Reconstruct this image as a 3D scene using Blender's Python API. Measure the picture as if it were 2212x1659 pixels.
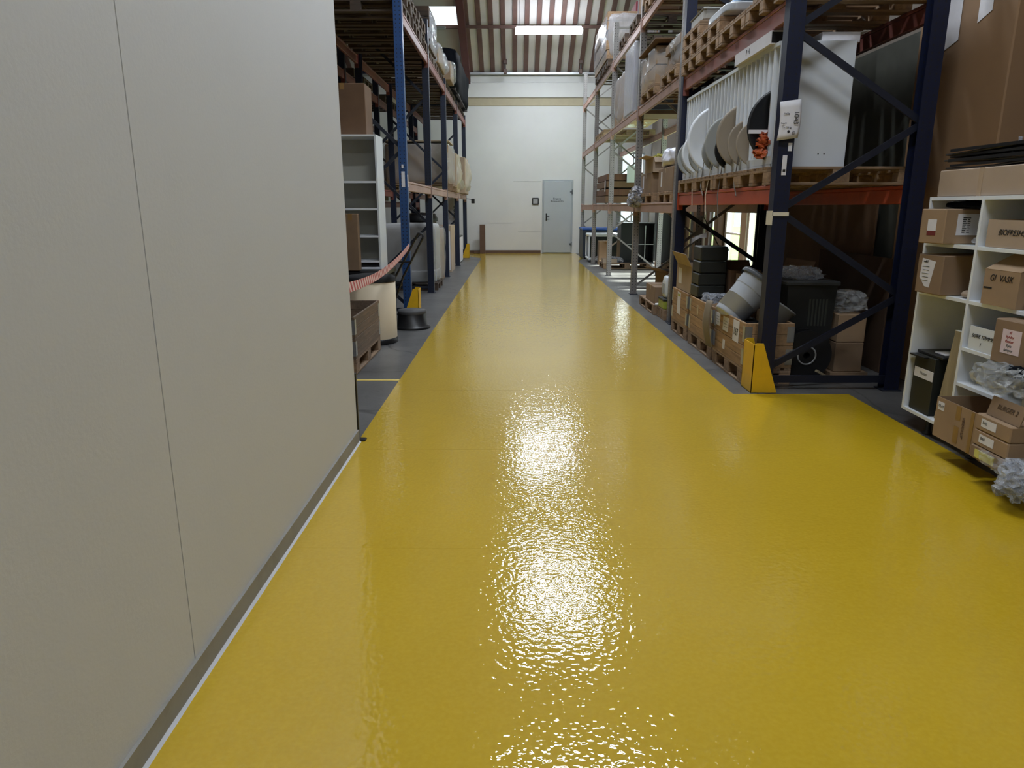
import bpy, math, random
from mathutils import Vector, Matrix, noise
R = math.radians
SC = bpy.context.scene
COL = SC.collection
for o in list(bpy.data.objects): bpy.data.objects.remove(o)

# ------------------------------------------------------------------ camera
cam = bpy.data.cameras.new('camera'); cam.sensor_fit = 'HORIZONTAL'; cam.sensor_width = 36.0
cam.lens = 36.0 * 1533 / 2212; cam.clip_start = 0.05; cam.clip_end = 200
co = bpy.data.objects.new('camera', cam); COL.objects.link(co)
co.location = (0, 0, 1.5)
co.rotation_euler = (R(90) - math.atan((829.5 - 447) / 1533), 0, math.atan(6 / 1533))
SC.camera = co

# ------------------------------------------------------------------ world, daylight, exposure
w = bpy.data.worlds.new('world'); SC.world = w; w.use_nodes = True
wn = w.node_tree.nodes; wl = w.node_tree.links
bg = wn['Background']; bg.inputs[0].default_value = (0.86, 0.93, 1.0, 1); bg.inputs[1].default_value = 2.2
SC.view_settings.view_transform = 'Standard'; SC.view_settings.look = 'None'
SC.view_settings.gamma = 1; SC.view_settings.use_curve_mapping = False
SC.view_settings.exposure = -0.6

def sun(name, rot, energy, angle, col=(1, .97, .92)):
    l = bpy.data.lights.new(name, 'SUN'); l.energy = energy; l.angle = R(angle); l.color = col
    o = bpy.data.objects.new(name, l); o.rotation_euler = rot; COL.objects.link(o)
sun('sun', (0, R(41), R(0)), 60.0, 4)
def area(name, loc, rot, sx, sy, energy, col):
    l = bpy.data.lights.new(name, 'AREA'); l.shape = 'RECTANGLE'; l.size = sx; l.size_y = sy
    l.energy = energy; l.color = col
    o = bpy.data.objects.new(name, l); o.location = loc; o.rotation_euler = rot; COL.objects.link(o)
    return o
DAY = (0.90, 0.95, 1.0)
# sky light entering through the glazed bays of the right wall and the skylights
area('daylight_window_near', (4.62, 14.2, 1.6), (0, R(82), 0), 2.6, 2.4, 260, DAY)
area('daylight_window_middle', (4.62, 19.6, 1.6), (0, R(82), 0), 2.6, 2.2, 110, DAY)
area('daylight_window_end', (3.85, 24.45, 2.1), (R(-90), 0, 0), .7, 2.2, 60, DAY)


# ------------------------------------------------------------------ materials
def s2l(c):
    return tuple(((x / 255) / 12.92 if x / 255 <= .04045 else ((x / 255 + .055) / 1.055) ** 2.4) for x in c) + (1,)
MATS = {}
class NT:
    def __init__(s, name):
        s.m = bpy.data.materials.new(name); s.m.use_nodes = True; s.t = s.m.node_tree; s.n = s.t.nodes; s.l = s.t.links
        s.b = s.n['Principled BSDF']; s.tc = s.n.new('ShaderNodeTexCoord')
    def new(s, k, **kw):
        x = s.n.new(k)
        for a, b in kw.items(): setattr(x, a, b)
        return x
    def noise(s, scale, detail=4, stretch=(1, 1, 1), rough=.55, co='Object'):
        mp = s.new('ShaderNodeMapping'); mp.inputs['Scale'].default_value = stretch
        s.l.new(s.tc.outputs[co], mp.inputs[0])
        x = s.new('ShaderNodeTexNoise'); x.inputs['Scale'].default_value = scale; x.inputs['Detail'].default_value = detail
        x.inputs['Roughness'].default_value = rough
        s.l.new(mp.outputs[0], x.inputs['Vector']); return x.outputs['Fac']
    def ramp(s, fac, stops):
        r = s.new('ShaderNodeValToRGB'); e = r.color_ramp.elements
        e[0].position, e[0].color = stops[0][0], stops[0][1]
        e[1].position, e[1].color = stops[-1][0], stops[-1][1]
        for p, c in stops[1:-1]:
            q = e.new(p); q.color = c
        s.l.new(fac, r.inputs[0]); return r.outputs[0]
    def mix(s, fac, a, b, mode='MIX'):
        x = s.new('ShaderNodeMix', data_type='RGBA', blend_type=mode)
        for v, i in ((fac, 0), (a, 6), (b, 7)):
            if hasattr(v, 'links'): s.l.new(v, x.inputs[i])
            else: x.inputs[i].default_value = v
        return x.outputs[2]
    def math(s, op, a, b=None):
        x = s.new('ShaderNodeMath', operation=op)
        for v, i in ((a, 0), (b, 1)):
            if v is None: continue
            if hasattr(v, 'links'): s.l.new(v, x.inputs[i])
            else: x.inputs[i].default_value = v
        return x.outputs[0]
    def bump(s, h, strength, dist=.01, inp='Normal'):
        b = s.new('ShaderNodeBump'); b.inputs['Strength'].default_value = strength; b.inputs['Distance'].default_value = dist
        s.l.new(h, b.inputs['Height']); s.l.new(b.outputs[0], s.b.inputs[inp])
    def sep(s, co='Object'):
        x = s.new('ShaderNodeSeparateXYZ'); s.l.new(s.tc.outputs[co], x.inputs[0]); return x.outputs

def mat(name, c, rough=.6, var=.12, scale=6, metal=0, bump=0, stretch=(1, 1, 1), spec=.5, coat=0, trans=0, dirt=None, bscale=None):
    """painted / plastic / card surface: base colour with a gentle mottling of its own"""
    if name in MATS: return MATS[name]
    t = NT(name); base = s2l(c)
    dk = tuple(x * (1 - var) for x in base[:3]) + (1,); lt = tuple(min(1, x * (1 + var)) for x in base[:3]) + (1,)
    f = t.noise(scale, 5, stretch)
    colr = t.ramp(f, [(.3, dk), (.7, lt)])
    if dirt:
        g = t.ramp(t.noise(scale * .45, 6, (1, 1, 1), .7), [(.5, (0, 0, 0, 1)), (.75, (1, 1, 1, 1))])
        colr = t.mix(g, colr, s2l(dirt))
    t.l.new(colr, t.b.inputs['Base Color'])
    t.b.inputs['Roughness'].default_value = rough; t.b.inputs['Metallic'].default_value = metal
    t.b.inputs['Specular IOR Level'].default_value = spec; t.b.inputs['Coat Weight'].default_value = coat
    if bump: t.bump(t.noise(bscale or scale * 6, 4, stretch), bump)
    MATS[name] = t.m; return t.m

def wood(name, c, axis=1, rough=.75, var=.3, dirt=None):
    st = [1, 1, 1]; 
    for i in range(3): st[i] = 1 if i == axis else 14
    return mat(name, c, rough, var, 2.2, bump=.25, stretch=tuple(st), dirt=dirt, bscale=5)

CARD = mat('cardboard', (154, 128, 100), .8, .1, 3, bump=.08)
CARD2 = mat('cardboard_brown', (134, 110, 86), .8, .12, 3, bump=.08)
CARD3 = mat('cardboard_pale', (168, 148, 128), .8, .08, 3, bump=.06)
CARD4 = mat('cardboard_dark', (104, 78, 56), .8, .15, 3, bump=.08)
CARDIN = mat('cardboard_inside', (120, 94, 68), .9, .1, 3)
TAPE = mat('packing_tape', (140, 108, 66), .3, .1, 8)
TAPECLR = mat('clear_tape', (178, 156, 132), .12, .1, 8)
PAPER = mat('paper', (214, 212, 216), .7, .03, 20)
INK = mat('ink', (28, 26, 26), .6, .05)
INKR = mat('red_ink', (150, 40, 50), .6, .05)
WOODP = wood('pallet_wood', (146, 118, 90), 1, dirt=(112, 92, 74))
WOODX = wood('pallet_wood_cross', (142, 116, 90), 0, dirt=(112, 92, 74))
WOODD = wood('old_pallet_wood', (78, 62, 50), 0, dirt=(58, 50, 44))
WOODC = wood('crate_wood', (156, 124, 88), 1, dirt=(120, 98, 76))
WOODG = wood('weathered_crate_wood', (118, 98, 80), 1, dirt=(78, 72, 66))
WOODB = wood('stained_board', (96, 64, 44), 2)
WOODL = wood('light_plank', (150, 136, 108), 2, var=.15)
STEELB = None
def post_mat(name, c, rough=.45, dirt=None):
    """painted steel upright with two rows of punched slots (post-local coordinates)"""
    t = NT(name); base = s2l(c)
    dk = tuple(x * .75 for x in base[:3]) + (1,)
    col = t.ramp(t.noise(5, 5), [(.3, dk), (.7, base)])
    if dirt: col = t.mix(t.ramp(t.noise(9, 6, (1, 1, .3), .75), [(.55, (0, 0, 0, 1)), (.72, (1, 1, 1, 1))]), col, s2l(dirt))
    x, y, z = t.sep()
    zf = t.math('FRACT', t.math('DIVIDE', z, .05)); zz = t.math('LESS_THAN', t.math('ABSOLUTE', t.math('SUBTRACT', zf, .5)), .14)
    ax = t.math('LESS_THAN', t.math('ABSOLUTE', t.math('SUBTRACT', t.math('ABSOLUTE', x), .026)), .006)
    ay = t.math('LESS_THAN', t.math('ABSOLUTE', t.math('SUBTRACT', t.math('ABSOLUTE', y), .022)), .005)
    hole = t.math('MULTIPLY', zz, t.math('MAXIMUM', ax, ay))
    col = t.mix(hole, col, (.008, .008, .01, 1))
    t.l.new(col, t.b.inputs['Base Color']); t.b.inputs['Roughness'].default_value = rough
    MATS[name] = t.m; return t.m
BLUE = post_mat('blue_upright', (34, 72, 126), dirt=(60, 74, 96))
NAVY = post_mat('navy_upright', (14, 22, 50)); SLATEB = post_mat('dark_blue_upright', (24, 34, 58), dirt=(40, 44, 56))
GREYP = post_mat('grey_upright', (138, 134, 132), .55, dirt=(108, 98, 92))
BRB = mat('blue_brace', (26, 32, 46), .5, .15); BRN = mat('navy_brace', (18, 22, 38), .5, .15)
BRG = mat('grey_brace', (128, 124, 120), .55, .12)
ORANGE = mat('orange_beam', (176, 74, 44), .42, .15, 4, dirt=(130, 62, 44), stretch=(1, .3, 1))
REDL = mat('dark_red_brown_beam', (112, 62, 54), .45, .15, 4, dirt=(86, 56, 48), stretch=(1, .3, 1))
REDB = mat('red_brown_beam', (142, 86, 78), .4, .15, 4, dirt=(108, 70, 60), stretch=(1, .3, 1))
PINKB = mat('faded_beam', (160, 128, 116), .5, .12, 4, dirt=(128, 96, 78), stretch=(1, .3, 1))
YEL = mat('yellow_guard_paint', (224, 176, 26), .45, .06, 5, dirt=(190, 150, 40))
WHITE = mat('white_laminate', (212, 217, 222), .35, .02, 4)
WHITEG = mat('white_board_panel', (198, 203, 210), .4, .03, 3)
WHITE2 = mat('white_panel_edge', (224, 228, 233), .35, .02, 4)
BLACK = mat('black_plastic', (24, 24, 26), .4, .1, 5)
BLACKM = mat('black_metal', (22, 22, 25), .35, .1, 5)
BLACKF = mat('black_fabric', (20, 20, 22), .9, .15, 8, bump=.2)
BINB = mat('black_green_box', (34, 36, 32), .5, .1, 5)
GREYPL = mat('grey_plastic', (176, 180, 186), .22, .03, 3)
GREYD = mat('dark_grey_plastic', (88, 92, 96), .4, .08, 4)
BEIGE = mat('beige_fibre_drum', (206, 190, 162), .55, .03, 3)
TAUPE = mat('taupe_tray', (150, 138, 122), .5, .06, 4)
GREYT = mat('grey_tray', (160, 162, 160), .5, .06, 4)
WTRAY = mat('white_tray', (226, 230, 236), .3, .02, 4)
BLUEPL = mat('pale_blue_plastic', (176, 196, 222), .3, .04, 4)
METAL = mat('galvanised', (170, 172, 174), .35, .08, 8, metal=.7)
FELT = mat('grey_foam_sheet', (150, 150, 150), .7, .05, 5, bump=.15)
NAVYC = mat('navy_cabinet', (36, 46, 60), .45, .08); BLUETOP = mat('blue_cabinet_top', (44, 84, 160), .4, .06)
PURPLE = mat('red_crate', (120, 40, 52), .5, .08)
GREEN = mat('green_print', (150, 160, 60), .5, .2, 12)
YELP = mat('yellow_paper', (206, 200, 110), .6, .1, 6)
COPPER = mat('orange_foil', (190, 96, 60), .4, .35, 30)
DGREEN = mat('dark_green_box', (58, 64, 58), .5, .06)
TWINE = mat('grey_strap', (110, 104, 96), .6, .1)
WSTRAP = mat('white_strap', (214, 206, 186), .6, .05)
SLATE = mat('slate_board', (70, 74, 84), .5, .08)

def film(name, c, clear=.55, rough=.12, bump=.6):
    t = NT(name); t.b.inputs['Base Color'].default_value = s2l(c); t.b.inputs['Roughness'].default_value = rough
    t.b.inputs['Specular IOR Level'].default_value = .9
    t.bump(t.noise(9, 5, (1, 1, .35), .65), bump, .03)
    tr = t.new('ShaderNodeBsdfTransparent'); mx = t.new('ShaderNodeMixShader'); mx.inputs[0].default_value = 1 - clear
    t.l.new(tr.outputs[0], mx.inputs[1]); t.l.new(t.b.outputs[0], mx.inputs[2])
    t.l.new(mx.outputs[0], t.n['Material Output'].inputs['Surface']); MATS[name] = t.m; return t.m
FILM = film('stretch_film', (205, 208, 210), .72); FILMM = film('milky_film', (196, 186, 168), .35, .3, .5)
FILMS = film('silver_film', (200, 205, 215), .62, .1, 1.0); FILMW = film('white_bag_film', (170, 170, 178), .3, .25, .6)
BLKFILM = mat('black_film', (9, 12, 18), .75, .1, 4, bump=.3, bscale=7, spec=.05)

def glass():
    t = NT('window_glass'); t.n.remove(t.b)
    g = t.new('ShaderNodeBsdfGlossy'); g.inputs['Roughness'].default_value = .03
    tr = t.new('ShaderNodeBsdfTransparent'); tr.inputs[0].default_value = (.93, .97, .95, 1)
    mx = t.new('ShaderNodeMixShader'); mx.inputs[0].default_value = .06
    t.l.new(tr.outputs[0], mx.inputs[1]); t.l.new(g.outputs[0], mx.inputs[2]); t.l.new(mx.outputs[0], t.n['Material Output'].inputs['Surface'])
    return t.m
GLASS = glass()
def emit(name, c, s):
    t = NT(name); t.b.inputs['Emission Color'].default_value = c; t.b.inputs['Emission Strength'].default_value = s
    t.b.inputs['Base Color'].default_value = (.9, .9, .9, 1); return t.m
TUBE = emit('lit_tube', (.86, .92, 1, 1), 24)

def stripe_mat(name, ca, cb, axis, period, duty=.5, slant=0.0, rough=.5):
    t = NT(name); o = t.sep(); v = o[axis]
    if slant: v = t.math('ADD', v, t.math('MULTIPLY', o[2], slant))
    f = t.math('LESS_THAN', t.math('FRACT', t.math('DIVIDE', v, period)), duty)
    t.l.new(t.mix(f, s2l(ca), s2l(cb)), t.b.inputs['Base Color']); t.b.inputs['Roughness'].default_value = rough
    return t.m
HAZ = stripe_mat('hazard_tape', (232, 206, 206), (186, 62, 70), 1, .11, .5, 1.1)

def epoxy():
    t = NT('yellow_epoxy'); 
    c = t.ramp(t.noise(.55, 4), [(.3, s2l((186, 152, 12))), (.7, s2l((196, 162, 18)))])
    c = t.mix(t.ramp(t.noise(60, 2), [(.35, (0, 0, 0, 1)), (.75, (.10, .10, .10, 1))]), c, s2l((240, 210, 80)))
    t.l.new(c, t.b.inputs['Base Color']); t.b.inputs['Roughness'].default_value = .6
    t.b.inputs['Specular IOR Level'].default_value = .15
    t.b.inputs['Coat Weight'].default_value = 1.0; t.b.inputs['Coat Roughness'].default_value = .04; t.b.inputs['Coat IOR'].default_value = 1.62
    h = t.math('ADD', t.noise(46, 1, (1, 1, 1), .5), t.math('MULTIPLY', t.noise(9, 2), .7))
    t.bump(h, .27, .006, 'Coat Normal'); 
    return t.m
def concrete():
    t = NT('concrete_floor')
    c = t.ramp(t.noise(1.1, 8, (1, 1, 1), .65), [(.3, s2l((74, 73, 73))), (.7, s2l((106, 105, 104)))])
    c = t.mix(t.ramp(t.noise(4, 8, (2, .5, 1), .75), [(.55, (0, 0, 0, 1)), (.7, (.6, .6, .6, 1))]), c, s2l((54, 54, 56)))
    vo = t.new('ShaderNodeTexVoronoi', feature='DISTANCE_TO_EDGE'); vo.inputs['Scale'].default_value = .8
    ds = t.new('ShaderNodeMix', data_type='VECTOR'); ds.inputs[0].default_value = .12
    nz = t.new('ShaderNodeTexNoise'); nz.inputs['Scale'].default_value = 3; t.l.new(t.tc.outputs['Object'], nz.inputs['Vector'])
    t.l.new(t.tc.outputs['Object'], ds.inputs[4]); t.l.new(nz.outputs['Color'], ds.inputs[5]); t.l.new(ds.outputs[1], vo.inputs['Vector'])
    c = t.mix(t.ramp(vo.outputs['Distance'], [(.0, (.7, .7, .7, 1)), (.012, (0, 0, 0, 1))]), c, s2l((44, 43, 43)))
    t.l.new(c, t.b.inputs['Base Color']); t.b.inputs['Roughness'].default_value = .38
    t.bump(t.noise(30, 5), .12); return t.m
def plaster(name, c, var=.03, rough=.85):
    t = NT(name); b = s2l(c); d = tuple(x * (1 - var * 2) for x in b[:3]) + (1,)
    col = t.ramp(t.noise(1.3, 6, (1, 1, 1), .6), [(.3, d), (.7, b)])
    col = t.mix(t.ramp(t.noise(3.3, 7, (1, 1, .4), .8), [(.66, (0, 0, 0, 1)), (.8, (.25, .25, .25, 1))]), col, s2l(tuple(int(x * .75) for x in c)))
    t.l.new(col, t.b.inputs['Base Color']); t.b.inputs['Roughness'].default_value = rough
    t.bump(t.noise(70, 3), .06); MATS[name] = t.m; return t.m
PARTN = plaster('partition_paint', (206, 207, 208), .015, .55)
FARW = plaster('far_wall_paint', (206, 206, 204)); DARKW = plaster('side_wall_paint', (122, 112, 102))
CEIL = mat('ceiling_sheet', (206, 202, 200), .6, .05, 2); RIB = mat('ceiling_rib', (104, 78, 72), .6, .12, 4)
RAFT = mat('rafter_red', (92, 48, 50), .5, .1, 3); CREAM = mat('wall_tan_band', (168, 158, 134), .8, .04)
BROWN = mat('brown_skirting', (92, 68, 52), .5, .08); GREYB = mat('grey_skirting', (142, 140, 134), .5, .05, 5, dirt=(120, 116, 108))
CAULK = mat('white_caulk', (184, 184, 184), .6, .05, 10)
DOORM = mat('door_paint', (158, 164, 168), .45, .03, 3); GRASS = mat('grass_outside', (110, 160, 70), .9, .3, 3)
EPOXY = epoxy(); CONC = concrete()

# ------------------------------------------------------------------ mesh builder
class MB:
    def __init__(s): s.v = []; s.f = []; s.sm = []; s.M = Matrix()
    def add(s, vs, fs, smooth=False):
        n = len(s.v); s.v += [s.M @ Vector(p) for p in vs]
        for f in fs: s.f.append(tuple(i + n for i in f)); s.sm.append(smooth)
        return s
    def box(s, a, b, bv=0.0):
        x0, y0, z0 = [min(p, q) for p, q in zip(a, b)]; x1, y1, z1 = [max(p, q) for p, q in zip(a, b)]
        bv = min(bv, (x1 - x0) * .45, (y1 - y0) * .45, (z1 - z0) * .45)
        if bv <= 0:
            vs = [(x, y, z) for x in (x0, x1) for y in (y0, y1) for z in (z0, z1)]
            return s.add(vs, [(0, 1, 3, 2), (4, 6, 7, 5), (0, 4, 5, 1), (2, 3, 7, 6), (0, 2, 6, 4), (1, 5, 7, 3)])
        vs = []; idx = {}
        for i, x in enumerate((x0, x1)):
            for j, y in enumerate((y0, y1)):
                for k, z in enumerate((z0, z1)):
                    sx, sy, sz = (1 - 2 * i) * bv, (1 - 2 * j) * bv, (1 - 2 * k) * bv
                    for ax, p in enumerate(((x, y + sy, z + sz), (x + sx, y, z + sz), (x + sx, y + sy, z))):
                        idx[(i, j, k, ax)] = len(vs); vs.append(p)
        g = lambda *a: idx[a]; fs = []
        for i in (0, 1):
            q = [g(i, 0, 0, 0), g(i, 0, 1, 0), g(i, 1, 1, 0), g(i, 1, 0, 0)]; fs.append(tuple(q if i == 0 else q[::-1]))
            q = [g(0, i, 0, 1), g(1, i, 0, 1), g(1, i, 1, 1), g(0, i, 1, 1)]; fs.append(tuple(q if i == 0 else q[::-1]))
            q = [g(0, 0, i, 2), g(0, 1, i, 2), g(1, 1, i, 2), g(1, 0, i, 2)]; fs.append(tuple(q if i == 0 else q[::-1]))
        for a in (0, 1):
            for b_ in (0, 1):
                fs.append((g(a, b_, 0, 0), g(a, b_, 1, 0), g(a, b_, 1, 1), g(a, b_, 0, 1)))
                fs.append((g(a, 0, b_, 0), g(a, 1, b_, 0), g(a, 1, b_, 2), g(a, 0, b_, 2)))
                fs.append((g(0, a, b_, 1), g(1, a, b_, 1), g(1, a, b_, 2), g(0, a, b_, 2)))
                for c in (0, 1): fs.append((g(a, b_, c, 0), g(a, b_, c, 1), g(a, b_, c, 2)))
        return s.add(vs, fs)
    def bar(s, p, q, wd, dp, up=(0, 0, 1), bv=0):
        p, q = Vector(p), Vector(q); d = (q - p); L = d.length; z = d.normalized(); x = Vector(up).cross(z)
        if x.length < 1e-4: x = Vector((1, 0, 0)).cross(z)
        x.normalize(); y = z.cross(x); O = s.M
        m = Matrix((x, y, z)).transposed().to_4x4(); m.translation = p
        s.M = O @ m; s.box((-wd / 2, -dp / 2, 0), (wd / 2, dp / 2, L), bv); s.M = O; return s
    def tube(s, pts, r, n=8, cap=True):
        pts = [Vector(p) for p in pts]; vs = []; N = len(pts); ref = None
        for i, p in enumerate(pts):
            t = (pts[min(i + 1, N - 1)] - pts[max(i - 1, 0)]).normalized()
            if ref is None:
                ref = Vector((0, 0, 1)) if abs(t.z) < .9 else Vector((1, 0, 0))
            x = ref.cross(t).normalized(); y = t.cross(x); ref = y
            rr = r[i] if isinstance(r, (list, tuple)) else r
            for k in range(n):
                a = 2 * math.pi * k / n; vs.append(p + (x * math.cos(a) + y * math.sin(a)) * rr)
        fs = [(i * n + k, i * n + (k + 1) % n, (i + 1) * n + (k + 1) % n, (i + 1) * n + k) for i in range(N - 1) for k in range(n)]
        s.add(vs, fs, True)
        if cap: s.add([vs[k] for k in range(n)], [tuple(range(n))[::-1]]); s.add([vs[(N - 1) * n + k] for k in range(n)], [tuple(range(n))])
        return s
    def lathe(s, prof, n=32, c=(0, 0, 0), smooth=True):
        vs = []; fs = []
        for r, z in prof:
            for k in range(n):
                a = 2 * math.pi * k / n; vs.append((c[0] + r * math.cos(a), c[1] + r * math.sin(a), c[2] + z))
        for i in range(len(prof) - 1):
            for k in range(n): fs.append((i * n + k, i * n + (k + 1) % n, (i + 1) * n + (k + 1) % n, (i + 1) * n + k))
        return s.add(vs, fs, smooth)
    def prism(s, poly, z0, z1):
        n = len(poly); vs = [(x, y, z0) for x, y in poly] + [(x, y, z1) for x, y in poly]
        fs = [tuple(range(n))[::-1], tuple(range(n, 2 * n))] + [(i, (i + 1) % n, n + (i + 1) % n, n + i) for i in range(n)]
        return s.add(vs, fs)
    def prismy(s, poly, y0, y1):        # polygon in x,z extruded along y
        n = len(poly); vs = [(x, y0, z) for x, z in poly] + [(x, y1, z) for x, z in poly]
        fs = [tuple(range(n)), tuple(range(n, 2 * n))[::-1]] + [(i, n + i, n + (i + 1) % n, (i + 1) % n) for i in range(n)]
        return s.add(vs, fs)
    def grid(s, fn, nu, nv, thick=None, smooth=True):
        P = [[Vector(fn(i / nu, j / nv)) for j in range(nv + 1)] for i in range(nu + 1)]
        vs = [p for r in P for p in r]; st = nv + 1
        fs = [(i * st + j, (i + 1) * st + j, (i + 1) * st + j + 1, i * st + j + 1) for i in range(nu) for j in range(nv)]
        return s.add(vs, fs, smooth)
    def blob(s, c, size, e=6, amp=.04, seed=0, n=14, fscale=None, flat=True, smooth=True):
        """wrinkled rounded box: e large = boxy, e~2.5 = bag"""
        c = Vector(c); h = Vector(size) / 2; vs = []; key = {}; fs = []; big = max(size); w2 = .42
        if fscale is None: fscale = min(14, max(1.6, 6.6 / (size[0] + size[1] + size[2])))
        if big < .6 and amp > .018: n = max(n, 16); w2 = .8; smooth = False
        def vid(p):
            k = tuple(round(x, 4) for x in p)
            if k not in key:
                q = Vector(p); l = (abs(q.x) ** e + abs(q.y) ** e + abs(q.z) ** e) ** (1 / e); q = q / l
                w_ = Vector((q.x * h.x, q.y * h.y, q.z * h.z)); d = noise.noise_vector((w_ + c) * fscale + Vector((seed * 7.3, seed, 0))); d2 = noise.noise_vector((w_ + c) * fscale * 3.7 + Vector((seed, 5, seed * 3.1)))
                d = d + Vector([math.copysign(abs(k_) ** .6, k_) for k_ in d2]) * w2
                w_ += Vector((d.x, d.y, d.z * .6)) * amp
                if flat and w_.z < -h.z: w_.z = -h.z
                key[k] = len(vs); vs.append(c + w_)
            return key[k]
        for ax in range(3):
            for sg in (-1, 1):
                for i in range(n):
                    for j in range(n):
                        q = []
                        for a, b in ((0, 0), (1, 0), (1, 1), (0, 1)):
                            u = -1 + 2 * (i + a) / n; v_ = -1 + 2 * (j + b) / n; p = [0, 0, 0]
                            p[ax] = sg; p[(ax + 1) % 3] = u; p[(ax + 2) % 3] = v_; q.append(vid(p))
                        fs.append(tuple(q) if sg > 0 else tuple(q[::-1]))
        return s.add(vs, fs, smooth)
    def build(s, name, m, parent=None, origin=None, solid=0):
        me = bpy.data.meshes.new(name); org = Vector(origin) if origin else Vector((0, 0, 0))
        me.from_pydata([p - org for p in s.v], [], s.f); me.materials.append(m)
        me.polygons.foreach_set('use_smooth', s.sm); me.update()
        o = bpy.data.objects.new(name, me); COL.objects.link(o); o.location = org
        if parent: o.parent = parent
        if solid:
            md = o.modifiers.new('solid', 'SOLIDIFY'); md.thickness = solid; md.offset = 0
        return o

def tag(o, label, cat, group=None):
    o['label'] = label; o['category'] = cat
    if group: o['group'] = group
    return o
def T(name, label, cat, loc=(0, 0, 0), rz=0, group=None, rot=None):
    o = bpy.data.objects.new(name, None); COL.objects.link(o); o.location = loc; o.empty_display_size = .05
    o.rotation_euler = rot or (0, 0, R(rz)); return tag(o, label, cat, group)
def S(name, mb, m, parent=None, origin=None):
    o = mb.build(name, m, parent, origin)
    if not parent: o['kind'] = 'structure'
    return o
def B(a, b, bv=0): return MB().box(a, b, bv)
def dup(root, loc, rz=None, label=None):
    r = root.copy(); COL.objects.link(r); r.location = loc
    if rz is not None: r.rotation_euler = (0, 0, R(rz))
    if label: r['label'] = label
    for ch in list(root.children):
        c = ch.copy(); COL.objects.link(c); c.parent = r
        for g in list(ch.children):
            d = g.copy(); COL.objects.link(d); d.parent = c
    return r
def text(parent, s, size, loc, rot, m, name='lettering', shear=0, sx=1):
    cu = bpy.data.curves.new(name, 'FONT'); cu.body = s; cu.size = size; cu.shear = shear; cu.extrude = .0006
    cu.align_x = 'CENTER'; cu.align_y = 'CENTER'; cu.space_character = sx
    t = bpy.data.objects.new('tmp', cu); COL.objects.link(t)
    dg = bpy.context.evaluated_depsgraph_get(); me = bpy.data.meshes.new_from_object(t.evaluated_get(dg))
    bpy.data.objects.remove(t); me.materials.clear(); me.materials.append(m); me.name = name
    o = bpy.data.objects.new(name, me); COL.objects.link(o); o.location = loc; o.rotation_euler = rot; o.parent = parent
    return o
FX = (R(90), 0, R(-90))      # text on a face looking towards -X, read from -X
FY = (R(90), 0, 0)           # text on a face looking towards -Y

# ================================================================== the setting
WX = 4.4; FY_ = 24.05; SL = .497
floor = S('floor', MB().grid(lambda u, v: (-7 + u * (WX + 7), -5 + v * (FY_ + 5), 0), 1, 1), CONC)
# yellow epoxy walkway, a thin coat on the concrete, with the outline of the photo
yl = [(-1.03, -5), (2.75, -5), (2.75, 5.66), (1.80, 5.66), (1.80, 20.6), (2.02, 21.4), (2.02, 24.05), (-1.50, 24.05), (-1.50, 22.6), (-1.0, 21.6), (-1.03, 4.5)]
S('floor_walkway', MB().prism(yl, 0.0005, 0.004), EPOXY)
for i, y in enumerate((2.93, 4.27, 5.78, 9.9)):
    S('floor_joint', B((-1.0, y, .004), (1.78, y + .004, .0042)), EPOXY)
S('floor_marking', B((-1.62, 6.12, 0.0005), (-1.03, 6.17, .003)), mat('floor_line', (212, 188, 96), .6, .08, 12))

# left partition: two boards and a joint, thin gap between
for a, b in ((-5, 2.0), (2.006, 4.43)):
    S('wall_left', B((-1.13, a, 0), (-1.03, b, 3.3)), PARTN)
S('trim_1', B((-1.12, 1.995, 0), (-1.034, 2.011, 3.3)), mat('panel_joint', (150, 142, 118), .7))
S('baseboard_left', B((-1.03, -5, .004), (-1.018, 4.43, .085)), GREYB)
cb = MB()
for i in range(90):
    y0 = -5 + i * .1048; 
    h0 = .0 + .003 * noise.noise((i * .9, 0, 0)); h1 = .0 + .003 * noise.noise((i * .9 + .9, 0, 0))
    cb.add([(-1.018, y0, .004), (-1.018 + .012 + h0, y0, .004), (-1.018, y0, .010 + h0 * 1.6), (-1.018, y0 + .1048, .004), (-1.006 + h1, y0 + .1048, .004), (-1.018, y0 + .1048, .010 + h1 * 1.6)], [(0, 1, 2), (1, 4, 5, 2), (3, 5, 4)])
S('trim_2', cb, CAULK)
# far wall with the window opening at its right end
fw = MB()
fw.box((-7, FY_, 0), (3.45, FY_ + .2, 5.75)); fw.box((4.2, FY_, 0), (WX + .2, FY_ + .2, 5.75))
fw.box((3.45, FY_, 0), (4.2, FY_ + .2, 1.0)); fw.box((3.45, FY_, 3.2), (4.2, FY_ + .2, 5.75))
S('wall_far', fw, FARW)
S('trim_3', B((-7, FY_ - .02, 4.62), (WX, FY_, 4.86)), CREAM)
S('trim_4', B((-7, FY_ - .06, 4.86), (WX, FY_, 5.30), .01), FARW)
S('trim_5', MB().box((-7, FY_ - .14, 5.52), (WX, FY_ - .02, 5.60), .01), METAL)
S('baseboard_far', MB().box((-7, FY_ - .02, 0), (.86, FY_, .10)), BROWN)
for q in ((-.05, .86, 2.30, 2.312), (-.9, -.1, .98, .99), (.1, .86, .70, .71)):
    S('trim_6', B((q[0], FY_ - .004, q[2]), (q[1], FY_, q[3])), mat('wall_seam', (170, 170, 168), .8))
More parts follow.
